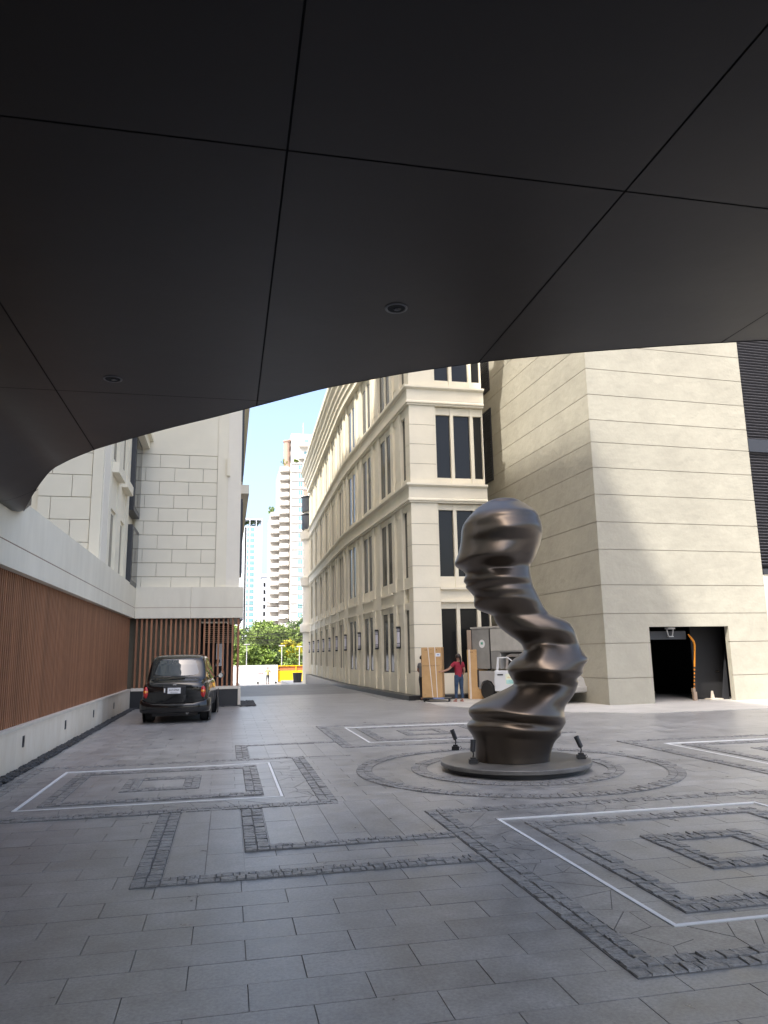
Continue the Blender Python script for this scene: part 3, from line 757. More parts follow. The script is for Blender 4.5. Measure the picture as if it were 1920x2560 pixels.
MB().prism([(7.1, 28.125), (8.195, 28.125), (8.195, 28.42), (7.3, 28.7), (7.07, 28.7)], 3.73, 4.27).build('pier_band', 'cream', bld)
# end face windows (three lights per floor)
for fi, (z0, z1, wz0, wz1) in enumerate(FLOORS):
    for (a, b) in ((8.24, 8.86), (9.0, 9.72), (9.86, 10.24)):
        w_ = MB().box(a, b, 28.34, 28.41, wz0, wz1).build('window', 'black', bld)
        MB().box(a+.03, b-.03, 28.33, 28.339, wz0+.03, wz1-.03).build('pane', 'glass', w_)
    for (a, b) in ((8.205, 8.239), (8.861, 8.999), (9.721, 9.859), (10.241, 10.28)): MB().box(a, b, 28.2, 28.41, z0, z1-.01).build('mullion', 'cream', bld)
    MB().box(8.21, 10.27, 28.24, 28.41, z0, wz0-.003).build('sill', 'cream', bld); MB().box(8.21, 10.27, 28.235, 28.41, wz1+.003, z1-.015).build('lintel', 'cream', bld)
MB().box(8.202, 10.29, 28.2, 28.41, 3.735, 4.27).box(8.202, 10.3, 28.1, 28.41, 3.70, 3.79).box(8.202, 10.3, 28.08, 28.41, 4.2, 4.29).build('spandrel', 'cream', bld)
# round end turret beside the street
tx, ty = 7.2, 65.0
pr = [(0, -2), (.78, -2), (.78, 3.6), (1.0, 3.7), (1.05, 4.3), (1.0, 4.4), (.78, 4.4), (.78, 7.6), (.95, 7.7), (1.05, 8.4), (.78, 8.45), (.78, 11.7), (1.0, 11.8), (1.1, 12.5), (.70, 12.55), (.70, 15.6), (0, 15.6)]
MB().lathe(pr, (tx, ty, 0), 24).build('turret', 'white_trim', bld, smooth=True)
for zz in (12.7, 14.3): MB().lathe([(0, 0), (.80, 0), (.80, 1.3), (.9, 1.35), (0, 1.4)], (tx-.1, ty, zz), 20).build('turret_railing', 'dgrey', bld, smooth=True)
MB().lathe([(0, 0), (.6, 0), (.5, .5), (0, .6)], (6.8, 60, 17.85), 20).build('roof_vent', 'dgrey', bld, smooth=True)
# dark louvred shutters between the end face and the block
for (za, zb) in ((9.35, 12.75), (13.6, 16.8)):
    lv = MB().box(-.02, .04, 8.38, 9.35, za, zb).build('shutter', 'black', blk, local=True); lv.location.x = -.02
    z = za+.08
    while z < zb-.05: MB().box(-.075, -.021, 8.42, 9.31, z, z+.03, T=None).build('shutter_blade', 'dgrey', lv, local=True); z += .115
# wall lamps on the piers
def wall_lamp(s, label):
    T = frame_at(s); t = thing('wall_lamp', label, 'wall lamp', tuple((T @ Vector((0, .152, 1.94)))), 0, 'wall lamps along the curved facade')
    t.rotation_euler = T.to_euler()
    if not lampm:
        lampm['plate'] = MB().box(-.07, .07, 0, .03, .02, .88).mesh('back_plate', 'black')
        lampm['glass'] = MB().prism([(-.075, .04), (-.05, .13), (.05, .13), (.075, .04)], .09, .81).mesh('glass_shade', 'lampglass')
        for q_, (a, b) in (('cap1', (0, .09)), ('cap2', (.81, .90))): lampm[q_] = MB().prism([(-.10, .03), (-.07, .16), (.07, .16), (.10, .03)], a, b).mesh('end_cap', 'black')
        for q_, z in (('b1', .135), ('b2', .20), ('b3', .68), ('b4', .745)): lampm[q_] = MB().prism([(-.085, .035), (-.058, .142), (.058, .142), (.085, .035)], z, z+.024).mesh('band', 'black')
    for k, nme in (('plate', 'back_plate'), ('glass', 'glass_shade'), ('cap1', 'end_cap'), ('cap2', 'end_cap'), ('b1', 'band'), ('b2', 'band'), ('b3', 'band'), ('b4', 'band')): link(nme, lampm[k], t, True)
ordn = ['first', 'second', 'third', 'fourth', 'fifth', 'sixth', 'seventh', 'eighth', 'ninth', 'tenth', 'eleventh', 'twelfth']
for i, s in enumerate(lamps_s):
    wall_lamp(s, 'black and frosted wall lamp, %s along the curved facade counting from the cardboard box' % ordn[i])

# ------------------------------------------------------------------ sculpture on its disc
NV = Vector((CF.x, CF.y, 0)).normalized(); EV = Vector((NV.y, -NV.x, 0))
SC = Vector((4.34, 11.12, .13))
disc = thing('plinth_disc', 'low round slate disc on a black recessed base under the bronze sculpture', 'plinth', (SC.x, SC.y, 0))
MB().lathe([(0, .0), (1.03, .0), (1.03, .075), (0, .075)], (SC.x, SC.y, -.01), 72).build('base', 'black', disc, smooth=True)
MB().lathe([(0, .066), (1.12, .066), (1.135, .076), (1.135, .122), (1.125, .131), (0, .131)], (SC.x, SC.y, 0), 96).build('top', 'disc', disc, smooth=True)
SL = [(150,690),(153,650),(160,615),(170,580),(185,548),(220,500),(260,460),(300,425),(340,400),(380,390),(420,388),(460,385),(500,378),(540,368),(580,354),(620,338),(640,350),(655,378),(670,406),(690,422),(710,420),(730,408),(752,406),(768,426),(790,420),(810,440),(830,460),(850,478),(870,484),(900,480),(930,484),(950,500),(970,540),(985,590),(1000,622),(1030,632),(1060,648),(1090,675),(1120,710),(1150,750),(1180,795),(1210,830),(1250,850),(1280,820),(1320,765),(1360,735),(1400,727),(1440,745),(1480,770),(1500,775),(1520,745),(1560,660),(1600,570),(1640,490),(1670,450),(1700,440),(1730,452),(1752,475),(1765,455),(1790,432),(1810,430),(1830,438),(1860,462),(1890,478),(1940,485),(2000,490),(2052,492)]
SR = [(150,700),(153,745),(160,780),(170,812),(185,840),(220,890),(260,930),(300,950),(340,962),(380,968),(420,970),(460,965),(500,955),(540,940),(580,925),(620,905),(640,892),(660,885),(690,885),(720,890),(760,897),(800,910),(850,935),(900,960),(950,985),(1000,1030),(1020,1090),(1040,1140),(1060,1170),(1100,1198),(1150,1220),(1200,1237),(1250,1255),(1280,1270),(1310,1300),(1330,1308),(1345,1295),(1360,1280),(1380,1268),(1400,1264),(1420,1264),(1440,1252),(1455,1225),(1470,1222),(1485,1235),(1500,1232),(1540,1222),(1580,1200),(1620,1170),(1650,1140),(1680,1125),(1720,1125),(1750,1132),(1780,1140),(1800,1130),(1820,1115),(1835,1100),(1850,1108),(1870,1105),(1890,1085),(1920,1060),(1960,1045),(2000,1035),(2052,1030)]
FML = [(150,0),(335,.10),(378,.055),(440,.10),(478,.065),(510,.085),(595,.14),(655,.02),(690,.05),(722,.02),(760,.05),(800,.0),(860,.035),(930,-.02),(1000,-.10),(1100,-.08),(1250,-.06),(1395,.07),(1482,-.06),(1560,.0),(1690,.17),(1742,.04),(1790,.10),(1850,.01),(2052,0)]
FMM = [(150,0),(305,.10),(328,.085),(410,.135),(490,.065),(560,.10),(605,.11),(668,-.07),(742,.07),(772,.01),(802,.03),(850,-.005),(880,.02),(1000,-.12),(1110,-.06),(1210,-.14),(1330,.06),(1402,.11),(1492,-.09),(1560,.0),(1705,.17),(1757,.02),(1812,.085),(1872,0),(2052,0)]
FMR = [(150,0),(285,.095),(312,.06),(382,.115),(640,-.10),(700,.0),(768,.075),(800,.0),(860,.035),(885,.0),(905,.025),(1000,-.08),(1060,.04),(1130,.06),(1250,.02),(1335,.10),(1400,.03),(1452,-.06),(1500,.02),(1565,-.06),(1640,.0),(1742,.15),(1792,.02),(1842,.07),(1885,0),(2052,0)]
NR, NT = 330, 160
yy = 150+(2052-150)*(np.linspace(0, 1, NR)**1.0); yy[1:6] = 150+np.array([1.5, 4, 7.5, 12, 17]); yy = np.sort(yy)
kx = lambda x, y: (1020+x*520/1513, 1200+y*520/1513)
def lat_z(x, y):
    P = on_plane(*kx(x, y), SC, NV); return (P-SC).dot(EV), P.z
Ly = np.interp(yy, *zip(*SL)); Ry = np.interp(yy, *zip(*SR))
Ly, Ry = smooth_arr(Ly, 3), smooth_arr(Ry, 3); Ly[:4] = np.interp(yy[:4], *zip(*SL)); Ry[:4] = np.interp(yy[:4], *zip(*SR))
Lz = np.array([lat_z(a, y) for a, y in zip(Ly, yy)]); Rz = np.array([lat_z(a, y) for a, y in zip(Ry, yy)])
L_, Rr, Zz = Lz[:, 0], Rz[:, 0], (Lz[:, 1]+Rz[:, 1])/2
Zz = Zz - (Zz[-1]-.129)
cen = smooth_arr((L_+Rr)/2, 40); hw = (Rr-L_)/2; hws = smooth_arr(hw, 46)
Bs = np.minimum(hws*.92, hw*1.18+.02); Bs[0] = .015
Bs = np.where(yy < 200, np.minimum(Bs, hw*.95), Bs)
ysm = np.arange(140, 2060, 4.)
fms3 = [smooth_arr(np.interp(ysm, *zip(*q)), 9) for q in (FML, FMM, FMR)]
FMC = [(150,0),(290,.085),(325,.05),(400,.14),(495,.03),(592,.155),(668,-.075),(757,.065),(796,-.005),(832,.05),(870,.02),(893,.035),(1000,-.11),(1035,-.08),(1110,-.05),(1210,-.14),(1400,.14),(1490,-.09),(1695,.17),(1757,.01),(1805,.09),(1868,.0),(2052,0)]
fmc = smooth_arr(np.interp(ysm, *zip(*FMC)), 7)
tiltf = lambda y: np.interp(y, [150, 800, 1050, 1300, 1650, 1850, 2052], [.14, .08, -.03, -.06, -.13, -.09, 0])
def fold(yq, u):
    w = min(max((u+.7)/1.4, 0), 1)*2; k = 0 if w < 1 else 1; f = w-k; f = f*f*(3-2*f)
    return 1.0*((1-f)*float(np.interp(yq, ysm, fms3[k])) + f*float(np.interp(yq, ysm, fms3[k+1])))
mb = MB()
for i in range(NR):
    for k in range(NT):
        th = 2*math.pi*k/NT; c, s = math.cos(th), math.sin(th)
        Ad = (Rr[i]-cen[i]) if c > 0 else (cen[i]-L_[i])
        As = min(hws[i], Ad*1.25)
        lat = cen[i] + math.copysign(As*abs(c)*(1-abs(c)**2) + Ad*abs(c)**3, c) if True else 0
        # horizontal fold phase, tilted across the front
        uu = (lat-cen[i])/max(hw[i], .02)
        wf = min(max((yy[i]-620)/160, 0), 1)
        m_ = (.95-.5*wf)*fold(yy[i], uu) + (.22+.53*wf)*float(np.interp(yy[i]+tiltf(yy[i])*(lat-cen[i])/.0021, ysm, fmc)) if yy[i] > 160 else 0
        amp = min(1., (yy[i]-150)/120.)
        dep = (Bs[i]+m_*amp*(1. if s > 0 else .8))*abs(s)**.92
        dep = max(dep, .25*Bs[i]*abs(s))
        # the second face: a brow ridge sweeping up to the right, and a cheek hollow
        if s > 0:
            g1 = math.exp(-((yy[i]-1290-(-.55)*((lat-.35)/.0021))/70)**2)*math.exp(-((lat-.35)/.28)**2)
            g2 = math.exp(-((yy[i]-1590-(-.35)*((lat-.15)/.0021))/60)**2)*math.exp(-((lat-.15)/.33)**2)
            g3 = math.exp(-((yy[i]-1560)/60)**2)*math.exp(-((lat-.55)/.2)**2)
            dep += (.11*g1 - .085*g2 + .05*g3)*s
        p = SC + EV*lat - NV*(math.copysign(dep, s)); mb.v.append((p.x, p.y, Zz[i]))
for i in range(NR-1):
    for k in range(NT): mb.f.append((i*NT+k, i*NT+(k+1) % NT, (i+1)*NT+(k+1) % NT, (i+1)*NT+k)); mb.mi.append(0)
mb.f.append(tuple(range(NT))); mb.mi.append(0); mb.f.append(tuple((NR-1)*NT+k for k in range(NT-1, -1, -1))); mb.mi.append(0)
sc = mb.build('sculpture', 'bronze', None, smooth='all')
cs = sc.modifiers.new('relax', 'SMOOTH'); cs.factor = .5; cs.iterations = 2
tag(sc, 'dark bronze sculpture of stacked wind-blurred faces on a round disc', 'sculpture')

def spotlight(loc, rz, tilt, label):
    t = thing('spotlight', label, 'spotlight', loc, rz, 'spotlights on the sculpture disc'); t.scale = (.88,)*3
    MB().box(-.07, .07, -.055, .055, 0, .07).box(-.045, .045, -.04, .04, .07, .10).build('base', 'black', t, bevel=.006, local=True)
    MB().tube([(0, 0, .1), (.012, 0, .15), (0, 0, .2)], .011, 8).box(-.018, .018, -.025, .025, .185, .215).build('bracket', 'black', t, local=True)
    T = Matrix.Translation((0, 0, .215)) @ Matrix.Rotation(tilt, 4, 'Y')
    MB().lathe([(0, -.02), (.04, -.02), (.042, .0), (.042, .15), (.046, .152), (.046, .17), (.036, .17), (.034, .14), (0, .14)], (0, 0, 0), 20, T=T).build('lamp_head', 'dgrey', t, smooth=True, local=True)
    MB().tube([(.06, .02, .03), (.1, .03, .07), (.12, .03, .03), (.09, .04, .004)], .005, 6).build('cable', 'black', t, local=True)
spotlight(tuple(on_z(1139, 1875, .131)), R(-20), R(-20), 'small black spotlight tipped outward at the far left rim of the disc')
spotlight(tuple(on_z(1183, 1909, .131)), R(-10), R(4), 'small black spotlight standing nearly upright in front of the bronze base')
spotlight(tuple(on_z(1453, 1897, .131)), R(-12), R(-22), 'small black spotlight with looped cable, alone under the lower nose of the sculpture')

# ------------------------------------------------------------------ taxi
def taxi():
    t = thing('taxi', 'glossy black rounded taxi parked with its rear facing the courtyard', 'car', (-1.36, 21.35, 0), R(-3.5))
    # stations: y, half width at sill, at belt, z bottom, z belt, half width at roof edge, z roof
    ST = [(-.03,.70,.70,.40,.92,.60,.96),(.0,.79,.79,.36,.98,.68,1.04),(.07,.845,.835,.32,1.03,.72,1.11),(.20,.865,.855,.30,1.06,.73,1.15),(.33,.875,.865,.30,1.08,.735,1.20),
          (.42,.88,.87,.30,1.09,.725,1.38),(.50,.885,.875,.30,1.09,.705,1.56),(.58,.89,.875,.30,1.09,.69,1.70),(.72,.89,.875,.30,1.09,.67,1.785),(.95,.89,.875,.30,1.09,.66,1.82),(1.4,.89,.875,.30,1.09,.655,1.84),(2.0,.89,.875,.30,1.09,.65,1.835),(2.5,.89,.87,.30,1.09,.63,1.79),(2.75,.885,.865,.30,1.09,.62,1.70),
          (3.0,.88,.85,.30,1.08,.62,1.44),(3.25,.87,.82,.30,1.07,.62,1.14),(3.7,.85,.72,.30,1.0,.50,1.09),(4.2,.80,.62,.32,.9,.42,1.0),(4.45,.70,.5,.36,.78,.34,.84),(4.54,.5,.4,.42,.66,.3,.70)]
    mb = MB(); n = None
    for (y, ws, wb, zb, zbelt, wr, zr) in ST:
        h = [(0, zb), (ws*.8, zb), (ws*.96, zb+.05), (ws, zb+.16), (ws, (zb+zbelt)/2), (wb, zbelt-.09), (wb*.97, zbelt-.02), (wb*.915, zbelt+.005), ]
        z0 = zbelt; wt = wb*.90
        for q in (.15, .4, .65, .85): h.append((wt+(wr+.05-wt)*q*.9, z0+(zr-.10-z0)*q))
        h += [(wr+.03, zr-.08), (wr-.02, zr-.035), (wr*.8, zr-.01), (wr*.4, zr), (0, zr+.003)]
        full = h + [(-a, b) for a, b in h[-2:0:-1]]
        n = len(full); mb.v += [(a, y, b) for a, b in full]
    for i in range(len(ST)-1):
        for k in range(n): mb.f.append((i*n+k, i*n+(k+1) % n, (i+1)*n+(k+1) % n, (i+1)*n+k)); mb.mi.append(0)
    mb.f.append(tuple(range(n))); mb.mi.append(0); mb.f.append(tuple((len(ST)-1)*n+k for k in range(n-1, -1, -1))); mb.mi.append(0)
    body = mb.build('body', 'paint_black', t, smooth='all', local=True)
    ss_ = body.modifiers.new('s', 'SUBSURF'); ss_.levels = 2; ss_.render_levels = 2
    # rear window following the tail slope (y at height)
    def rear_y(z): return float(np.interp(z, [.5, .9, 1.02, 1.1, 1.2, 1.38, 1.56, 1.70, 1.785], [-.02, -.02, .02, .10, .33, .42, .51, .60, .75]))
    def rear_patch(name, mt, w, z0, z1, off, rad, n=40, wtop=None, parent=t):
        mb = MB(); cz = (z0+z1)/2; hz = (z1-z0)/2; rings = 8
        wtop = wtop or w
        for r in range(rings+1):
            f = r/rings
            for k in range(n):
                th = 2*math.pi*k/n; c, s_ = math.cos(th), math.sin(th); e = rad
                px_, pz = math.copysign(abs(c)**e, c), math.copysign(abs(s_)**e, s_)
                z = cz+hz*pz*f; hwid = (w+(wtop-w)*((z-z0)/(z1-z0)))/2; x = hwid*px_*f
                mb.v.append((x, rear_y(z)-off+.05*(x/.65)**2, z))
        for r in range(rings):
            for k in range(n): mb.f.append((r*n+k, r*n+(k+1) % n, (r+1)*n+(k+1) % n, (r+1)*n+k)); mb.mi.append(0)
        o = mb.build(name, mt, parent, smooth='all', local=True); return o
    fr = rear_patch('rear_window_frame', 'trim_ring', 1.31, 1.225, 1.70, .022, .42, wtop=1.24)
    rear_patch('rear_window', 'rear_glass', 1.24, 1.25, 1.675, .034, .42, wtop=1.16)
    # boot lid with plate recess
    bl = rear_patch('boot_lid', 'paint_black', 1.24, .55, 1.10, .018, .22, wtop=1.16)
    MB().box(-.30, .30, -.10, -.05, .76, .98).build('plate_recess', 'black', t, local=True, bevel=.02)
    pl = MB().box(-.17, .17, -.112, -.102, .79, .94).build('number_plate', 'plate', t, local=True)
    TT = Matrix.Translation((0, -.1135, .88)) @ Matrix.Rotation(R(90), 4, 'X')
    text_mesh('plate_text', '4ขก2964', .075, 'ink', pl, TT)
    text_mesh('plate_text', 'กรุงเทพมหานคร', .030, 'ink', pl, Matrix.Translation((0, -.1135, .815)) @ Matrix.Rotation(R(90), 4, 'X'))
    MB().box(-.05, .05, -.075, -.04, 1.0, 1.03).build('boot_handle', 'chrome', t, local=True, bevel=.006)
    MB().tube([(-.26, -.105, .82), (-.26, -.105, .93)], .03, 10).build('badge', 'chrome', t, local=True)
    MB().tube([(.23, .285, 1.225), (-.3, .29, 1.245)], .008, 6).build('wiper', 'black', t, local=True)
    # tail lights
    for s_ in (-1, 1):
        l = MB().lathe([(0, -.045), (.03, -.043), (.05, -.03), (.06, 0), (.058, .03)], (0, 0, 0), 20, axis='y')
        l.v = [(s_*.755+x*1.15, .0+y_, .82+z_*2.6) for x, y_, z_ in l.v]
        tl = l.build('tail_light', 'red_lens', t, smooth='all', local=True)
        o = MB().lathe([(0, -.05), (.035, -.047), (.05, -.03), (.057, 0)], (0, 0, 0), 20, axis='y')
        o.v = [(s_*.755+x*1.18, -.003+y_, .84+z_*.9) for x, y_, z_ in o.v]; o.build('indicator_lens', 'orange_lens', tl, smooth='all', local=True)
    # bumper
    mb = MB(); pth = [(-.90, .55), (-.905, .3), (-.88, .06), (-.78, -.08), (-.5, -.12), (0, -.13), (.5, -.12), (.78, -.08), (.88, .06), (.905, .3), (.90, .55)]
    sec = [(-.02, .31), (.0, .29), (.025, .33), (.035, .42), (.025, .50), (.0, .53), (-.03, .52)]
    for (x, y) in pth:
        d = Vector((x, y-.45)).normalized()
        for (o_, z) in sec: mb.v.append((x+d.x*o_, y+d.y*o_, z+(.10*max(0, abs(x)-.68)/.2 if z > .48 else 0)))
    k_ = len(sec)
    for i in range(len(pth)-1):
        for j in range(k_): mb.f.append((i*k_+j, i*k_+(j+1) % k_, (i+1)*k_+(j+1) % k_, (i+1)*k_+j)); mb.mi.append(0)
    mb.build('rear_bumper', 'paint_black', t, smooth='all', local=True)
    MB().tube([(.36, -.10, .27), (.36, .4, .27)], .032, 14).build('exhaust_pipe', 'chrome', t, smooth=True, local=True)
    MB().tube([(.36, -.102, .27), (.36, -.06, .27)], .022, 12).build('exhaust_bore', 'black', t, local=True)
    MB().box(-.6, .6, .2, 4.2, .18, .34).build('underbody', 'black', t, local=True)
    for (y, ) in ((.83,), (3.72,)):
        for s_ in (-1, 1):
            w = MB().lathe([(.19, -.10), (.30, -.11), (.325, -.09), (.33, 0), (.325, .09), (.30, .11), (.19, .10)], (s_*.735, y, .33), 32, axis='x').build('wheel', 'rubber', t, smooth=True, local=True)
            MB().lathe([(.0, .0), (.12, .012), (.185, .0), (.2, -.02)], (s_*.735+s_*.1, y, .33), 24, axis='x').build('hub_cap', 'dgrey', w, smooth=True, local=True)
            MB().lathe([(.34, -.005), (.40, -.005), (.40, .005), (.34, .005)], (s_*.895, y, .36), 28, axis='x').build('arch_trim', 'black', t, local=True)
    # side windows and mirrors
    for s_ in (-1, 1):
        for (ya, yb) in ((.95, 1.55), (1.62, 2.3), (2.36, 2.72)):
            MB().add([(s_*.845, ya, 1.14), (s_*.845, yb, 1.14), (s_*.685, yb-.03, 1.62), (s_*.685, ya+.04, 1.62)], [(0, 1, 2, 3)]).build('side_window', 'rear_glass', t, local=True)
        mr = MB().lathe([(0, -.055), (.06, -.05), (.085, -.02), (.08, .03), (0, .06)], (s_*1.03, 2.72, 1.18), 18, axis='y').build('wing_mirror', 'paint_black', t, smooth=True, local=True)
        MB().tube([(s_*.86, 2.75, 1.12), (s_*1.0, 2.73, 1.17)], .02, 8).build('mirror_arm', 'black', mr, local=True)
        MB().lathe([(0, -.001), (.065, -.001), (.065, .002), (0, .002)], (s_*1.03, 2.665, 1.18), 18, axis='y').build('mirror_glass', 'chrome', mr, local=True)
    MB().box(.884, .892, .45, .53, .84, .92).build('side_badge', 'yellow_sticker', t, local=True)
    return t
taxi()

# ------------------------------------------------------------------ people
def skin_mesh(name, chains, mt, parent, sub=2):
    """chains: list of [(co, radius), ...]; first vertex of a chain may be shared by equal coordinates"""
    bm = bmesh.new(); lay = bm.verts.layers.skin.verify(); V = {}
    def vert(c, r):
        k = tuple(round(q, 4) for q in c)
        if k not in V:
            v = bm.verts.new(c); rr = r if isinstance(r, tuple) else (r, r); v[lay].radius = rr; V[k] = v
        return V[k]
    for ch in chains:
        prev = None
        for c, r in ch:
            v = vert(c, r)
            if prev and prev is not v and not bm.edges.get((prev, v)): bm.edges.new((prev, v))
            prev = v
    seen = set()
    for v in bm.verts:
        if v in seen: continue
        v[lay].use_root = True; stack = [v]
        while stack:
            q = stack.pop()
            if q in seen: continue
            seen.add(q); stack += [e.other_vert(q) for e in q.link_edges]
    me = bpy.data.meshes.new(name); bm.to_mesh(me); bm.free()
    o = bpy.data.objects.new(name+'_tmp', me); COL.objects.link(o)
    sk = o.modifiers.new('skin', 'SKIN'); sk.use_smooth_shade = True; ss_ = o.modifiers.new('sub', 'SUBSURF'); ss_.levels = sub
    dg = bpy.context.evaluated_depsgraph_get(); dg.update()
    m2 = bpy.data.meshes.new_from_object(o.evaluated_get(dg)); bpy.data.objects.remove(o)
    m2.materials.clear(); m2.materials.append(M[mt]); m2.polygons.foreach_set('use_smooth', [True]*len(m2.polygons))
    return link(name, m2, parent, True)
def person(label, loc, rz, shirt, trousers, shoes, la, ra, scale=1., hair='short', stride=.0, stance=.09, sleeve=.5, headturn=0):
    """faces +y in its own frame; la/ra: elbow, wrist and hand points of the arm at -x / +x"""
    t = thing('person', label, 'person', loc, rz); t.scale = (scale,)*3
    hip, chest, neck = (0, 0, .95), (0, .01, 1.25), (0, 0, 1.42)
    legs = []
    for s_, st_ in ((-1, stride), (1, -stride)):
        legs.append([(hip, (.11, .08)), ((s_*.085, 0, .88), (.07, .075)), ((s_*.10, st_*.5+.015, .49), (.056, .06)), ((s_*stance, st_, .10), (.038, .042)), ((s_*stance, st_+.03, .045), (.038, .035)), ((s_*(stance+.015), st_+.16, .03), (.036, .024))])
    arms = []
    for s_, (e, w, h) in ((-1, la), (1, ra)):
        arms.append([(chest, (.14, .095)), ((s_*.165, 0, 1.36), (.058, .058)), (e, .042), (w, .028), (h, .030)])
    head = [(chest, (.14, .095)), (neck, (.052, .055)), ((0, .012, 1.50), (.058, .07)), ((0, .018, 1.57), (.076, .092)), ((0, .005, 1.645), (.066, .08))]
    body = skin_mesh('body', [[(hip, (.11, .08)), (chest, (.13, .085))]] + legs + arms + [head], 'skin', t)
    # face: nose and ears; fingers at each hand
    MB().lathe([(0, 0), (.013, .004), (.008, .022), (0, .026)], (0, .092, 1.555), 8, axis='y').build('nose', 'skin', t, smooth=True, local=True)
    for s_, (e, w, h) in ((-1, la), (1, ra)):
        d = (Vector(h)-Vector(w)).normalized(); side = d.cross(Vector((0, 0, 1))); side = (side.normalized() if side.length > .1 else Vector((0, 1, 0)))
        dn = side.cross(d).normalized()
        ch = []
        for k, ln in enumerate((.062, .07, .066, .052)):
            b = Vector(h)+dn*(.024-.016*k)+d*.01
            ch.append([(tuple(b), .0095), (tuple(b+d*ln*.6+side*.006), .009), (tuple(b+d*ln+side*.022), .0075)])
        b = Vector(w)+dn*.02+d*.02; ch.append([(tuple(b), .011), (tuple(b+dn*.028+d*.03), .0095), (tuple(b+dn*.036+d*.055), .008)])
        skin_mesh('hand', ch, 'skin', t, 1)
    # clothes
    sh = [[((0, 0, .84), (.165, .128)), ((0, 0, .92), (.164, .126)), ((0, .0, 1.04), (.152, .116)), ((0, .012, 1.22), (.168, .125)), ((0, 0, 1.345), (.135, .098)), ((0, 0, 1.41), (.066, .064))]]
    for s_, (e, w, h) in ((-1, la), (1, ra)):
        S_ = Vector((s_*.165, 0, 1.355)); E_ = Vector(e); en = S_+(E_-S_)*(.62 if sleeve < 1 else 1)
        c = [((0, 0, 1.345), (.135, .098)), (tuple(S_), .075), (tuple(en), .064 if sleeve < 1 else .052)]
        if sleeve >= 1: c.append((tuple(E_+(Vector(w)-E_)*.92), .04))
        sh.append(c)
    skin_mesh('shirt', sh, shirt, t)
    tr = []
    for s_, st_ in ((-1, stride), (1, -stride)):
        tr.append([((0, 0, 1.03), (.142, .112)), ((0, 0, .93), (.156, .12)), ((s_*.088, -.01, .84), (.097, .108)), ((s_*.10, st_*.5+.012, .49), (.067, .072)), ((s_*stance, st_, .11), (.050, .055))])
    skin_mesh('trousers', tr, trousers, t)
    for s_, st_ in ((-1, stride), (1, -stride)):
        MB().lathe([(0, 0), (.045, .0), (.05, .02), (.042, .05), (0, .055)], (0, 0, 0), 14).build('shoe', shoes, t, smooth=True, local=True)
        o = t.children[-1] if t.children else None
        o = [c for c in bpy.data.objects if c.parent is t and c.name.startswith('shoe')][-1]
        o.location = (s_*(stance+.008), st_+.075, 0.0); o.scale = (.95, 2.7, 1.0)
    # hair cap
    bm = bmesh.new(); bmesh.ops.create_uvsphere(bm, u_segments=20, v_segments=14, radius=1)
    bmesh.ops.delete(bm, geom=[v for v in bm.verts if v.co.z < -.62 or (v.co.y > .35 and v.co.z < .30)], context='VERTS')
    bmesh.ops.solidify(bm, geom=bm.faces, thickness=.06)
    me = bpy.data.meshes.new('hair'); bm.to_mesh(me); bm.free(); me.materials.append(M['hair']); me.polygons.foreach_set('use_smooth', [True]*len(me.polygons))
    hh = link('hair', me, t, True); hh.location = (0, .0, 1.60); hh.scale = (.093, .112, .108)
    if hair == 'pony':
        skin_mesh('ponytail', [[((0, -.10, 1.63), .03), ((.01, -.15, 1.60), .042), ((.02, -.155, 1.48), .04), ((.03, -.14, 1.38), .03), ((.03, -.125, 1.30), .012)]], 'hair', t)
    return t
def q2(p): return (float(p[0]), float(p[1]), float(p[2]))

# tall cardboard cartons
def carton(name, label, loc, rz, w, d, h, z0, straps, text):
    t = thing(name, label, 'carton', loc, rz, 'tall cardboard cartons')
    MB().box(-w/2, w/2, -d/2, d/2, z0, z0+h).build('carton', 'card', t, bevel=.012, local=True)
    TF = lambda x, z: Matrix.Translation((x, -d/2-.0025, z)) @ Matrix.Rotation(R(90), 4, 'X')
    for (xa, xb) in straps:
        ang = math.atan2(xb-xa, h)
        s = MB()
        s.add([(xa-.011, -d/2-.004, z0+h+.004), (xa+.011, -d/2-.004, z0+h+.004), (xb+.011, -d/2-.004, z0), (xb-.011, -d/2-.004, z0)], [(0, 3, 2, 1)])
        s.add([(xa-.011, -d/2-.004, z0+h+.004), (xa+.011, -d/2-.004, z0+h+.004), (xa+.011, d/2, z0+h+.004), (xa-.011, d/2, z0+h+.004)], [(0, 1, 2, 3)])
        s.build('strap', 'strap', t, local=True)
    lb = MB().box(w/2-.2 if not text else w/2-.21, w/2-.04, -d/2-.005, -d/2-.002, z0+h-.33, z0+h-.21).build('shipping_label', 'label', t, local=True)
    MB().box(w/2-.17, w/2-.08, -d/2-.0065, -d/2-.0052, z0+h-.29, z0+h-.25).build('label_print', 'blue_ink', lb, local=True)
    if text: text_mesh('print', text, .052, 'brown_ink', t, TF(-.02, z0+h*.63))
    for (x, z, c) in ((-.2, h-.09, '▲▲'), (-.02, h-.09, 'ΥΥ'), (.2, h-.09, '▲'), (.0, h-.23, 'ooo'), (-.02, .34, 'I'), (.02, .22, '-----'), (0, .16, '---'), (-.27, .1, '△')):
        text_mesh('print', c, .055, 'brown_ink', t, TF(x*w/.75, z0+z))
    return t
carton('cardboard_carton', 'tall strapped cardboard carton standing on a low dolly', (7.42, 26.75, 0), R(-24), .74, .62, 1.78, .165, ((-.12, .02), (.13, .18)), 'REFRIGERATOR PRODUCT')
carton('cardboard_carton', 'tall cardboard carton standing on the ground behind the grey van box', (9.40, 27.5, 0), R(-22), .74, .66, 1.82, .02, ((-.30, -.30), (-.26, -.26)), '')
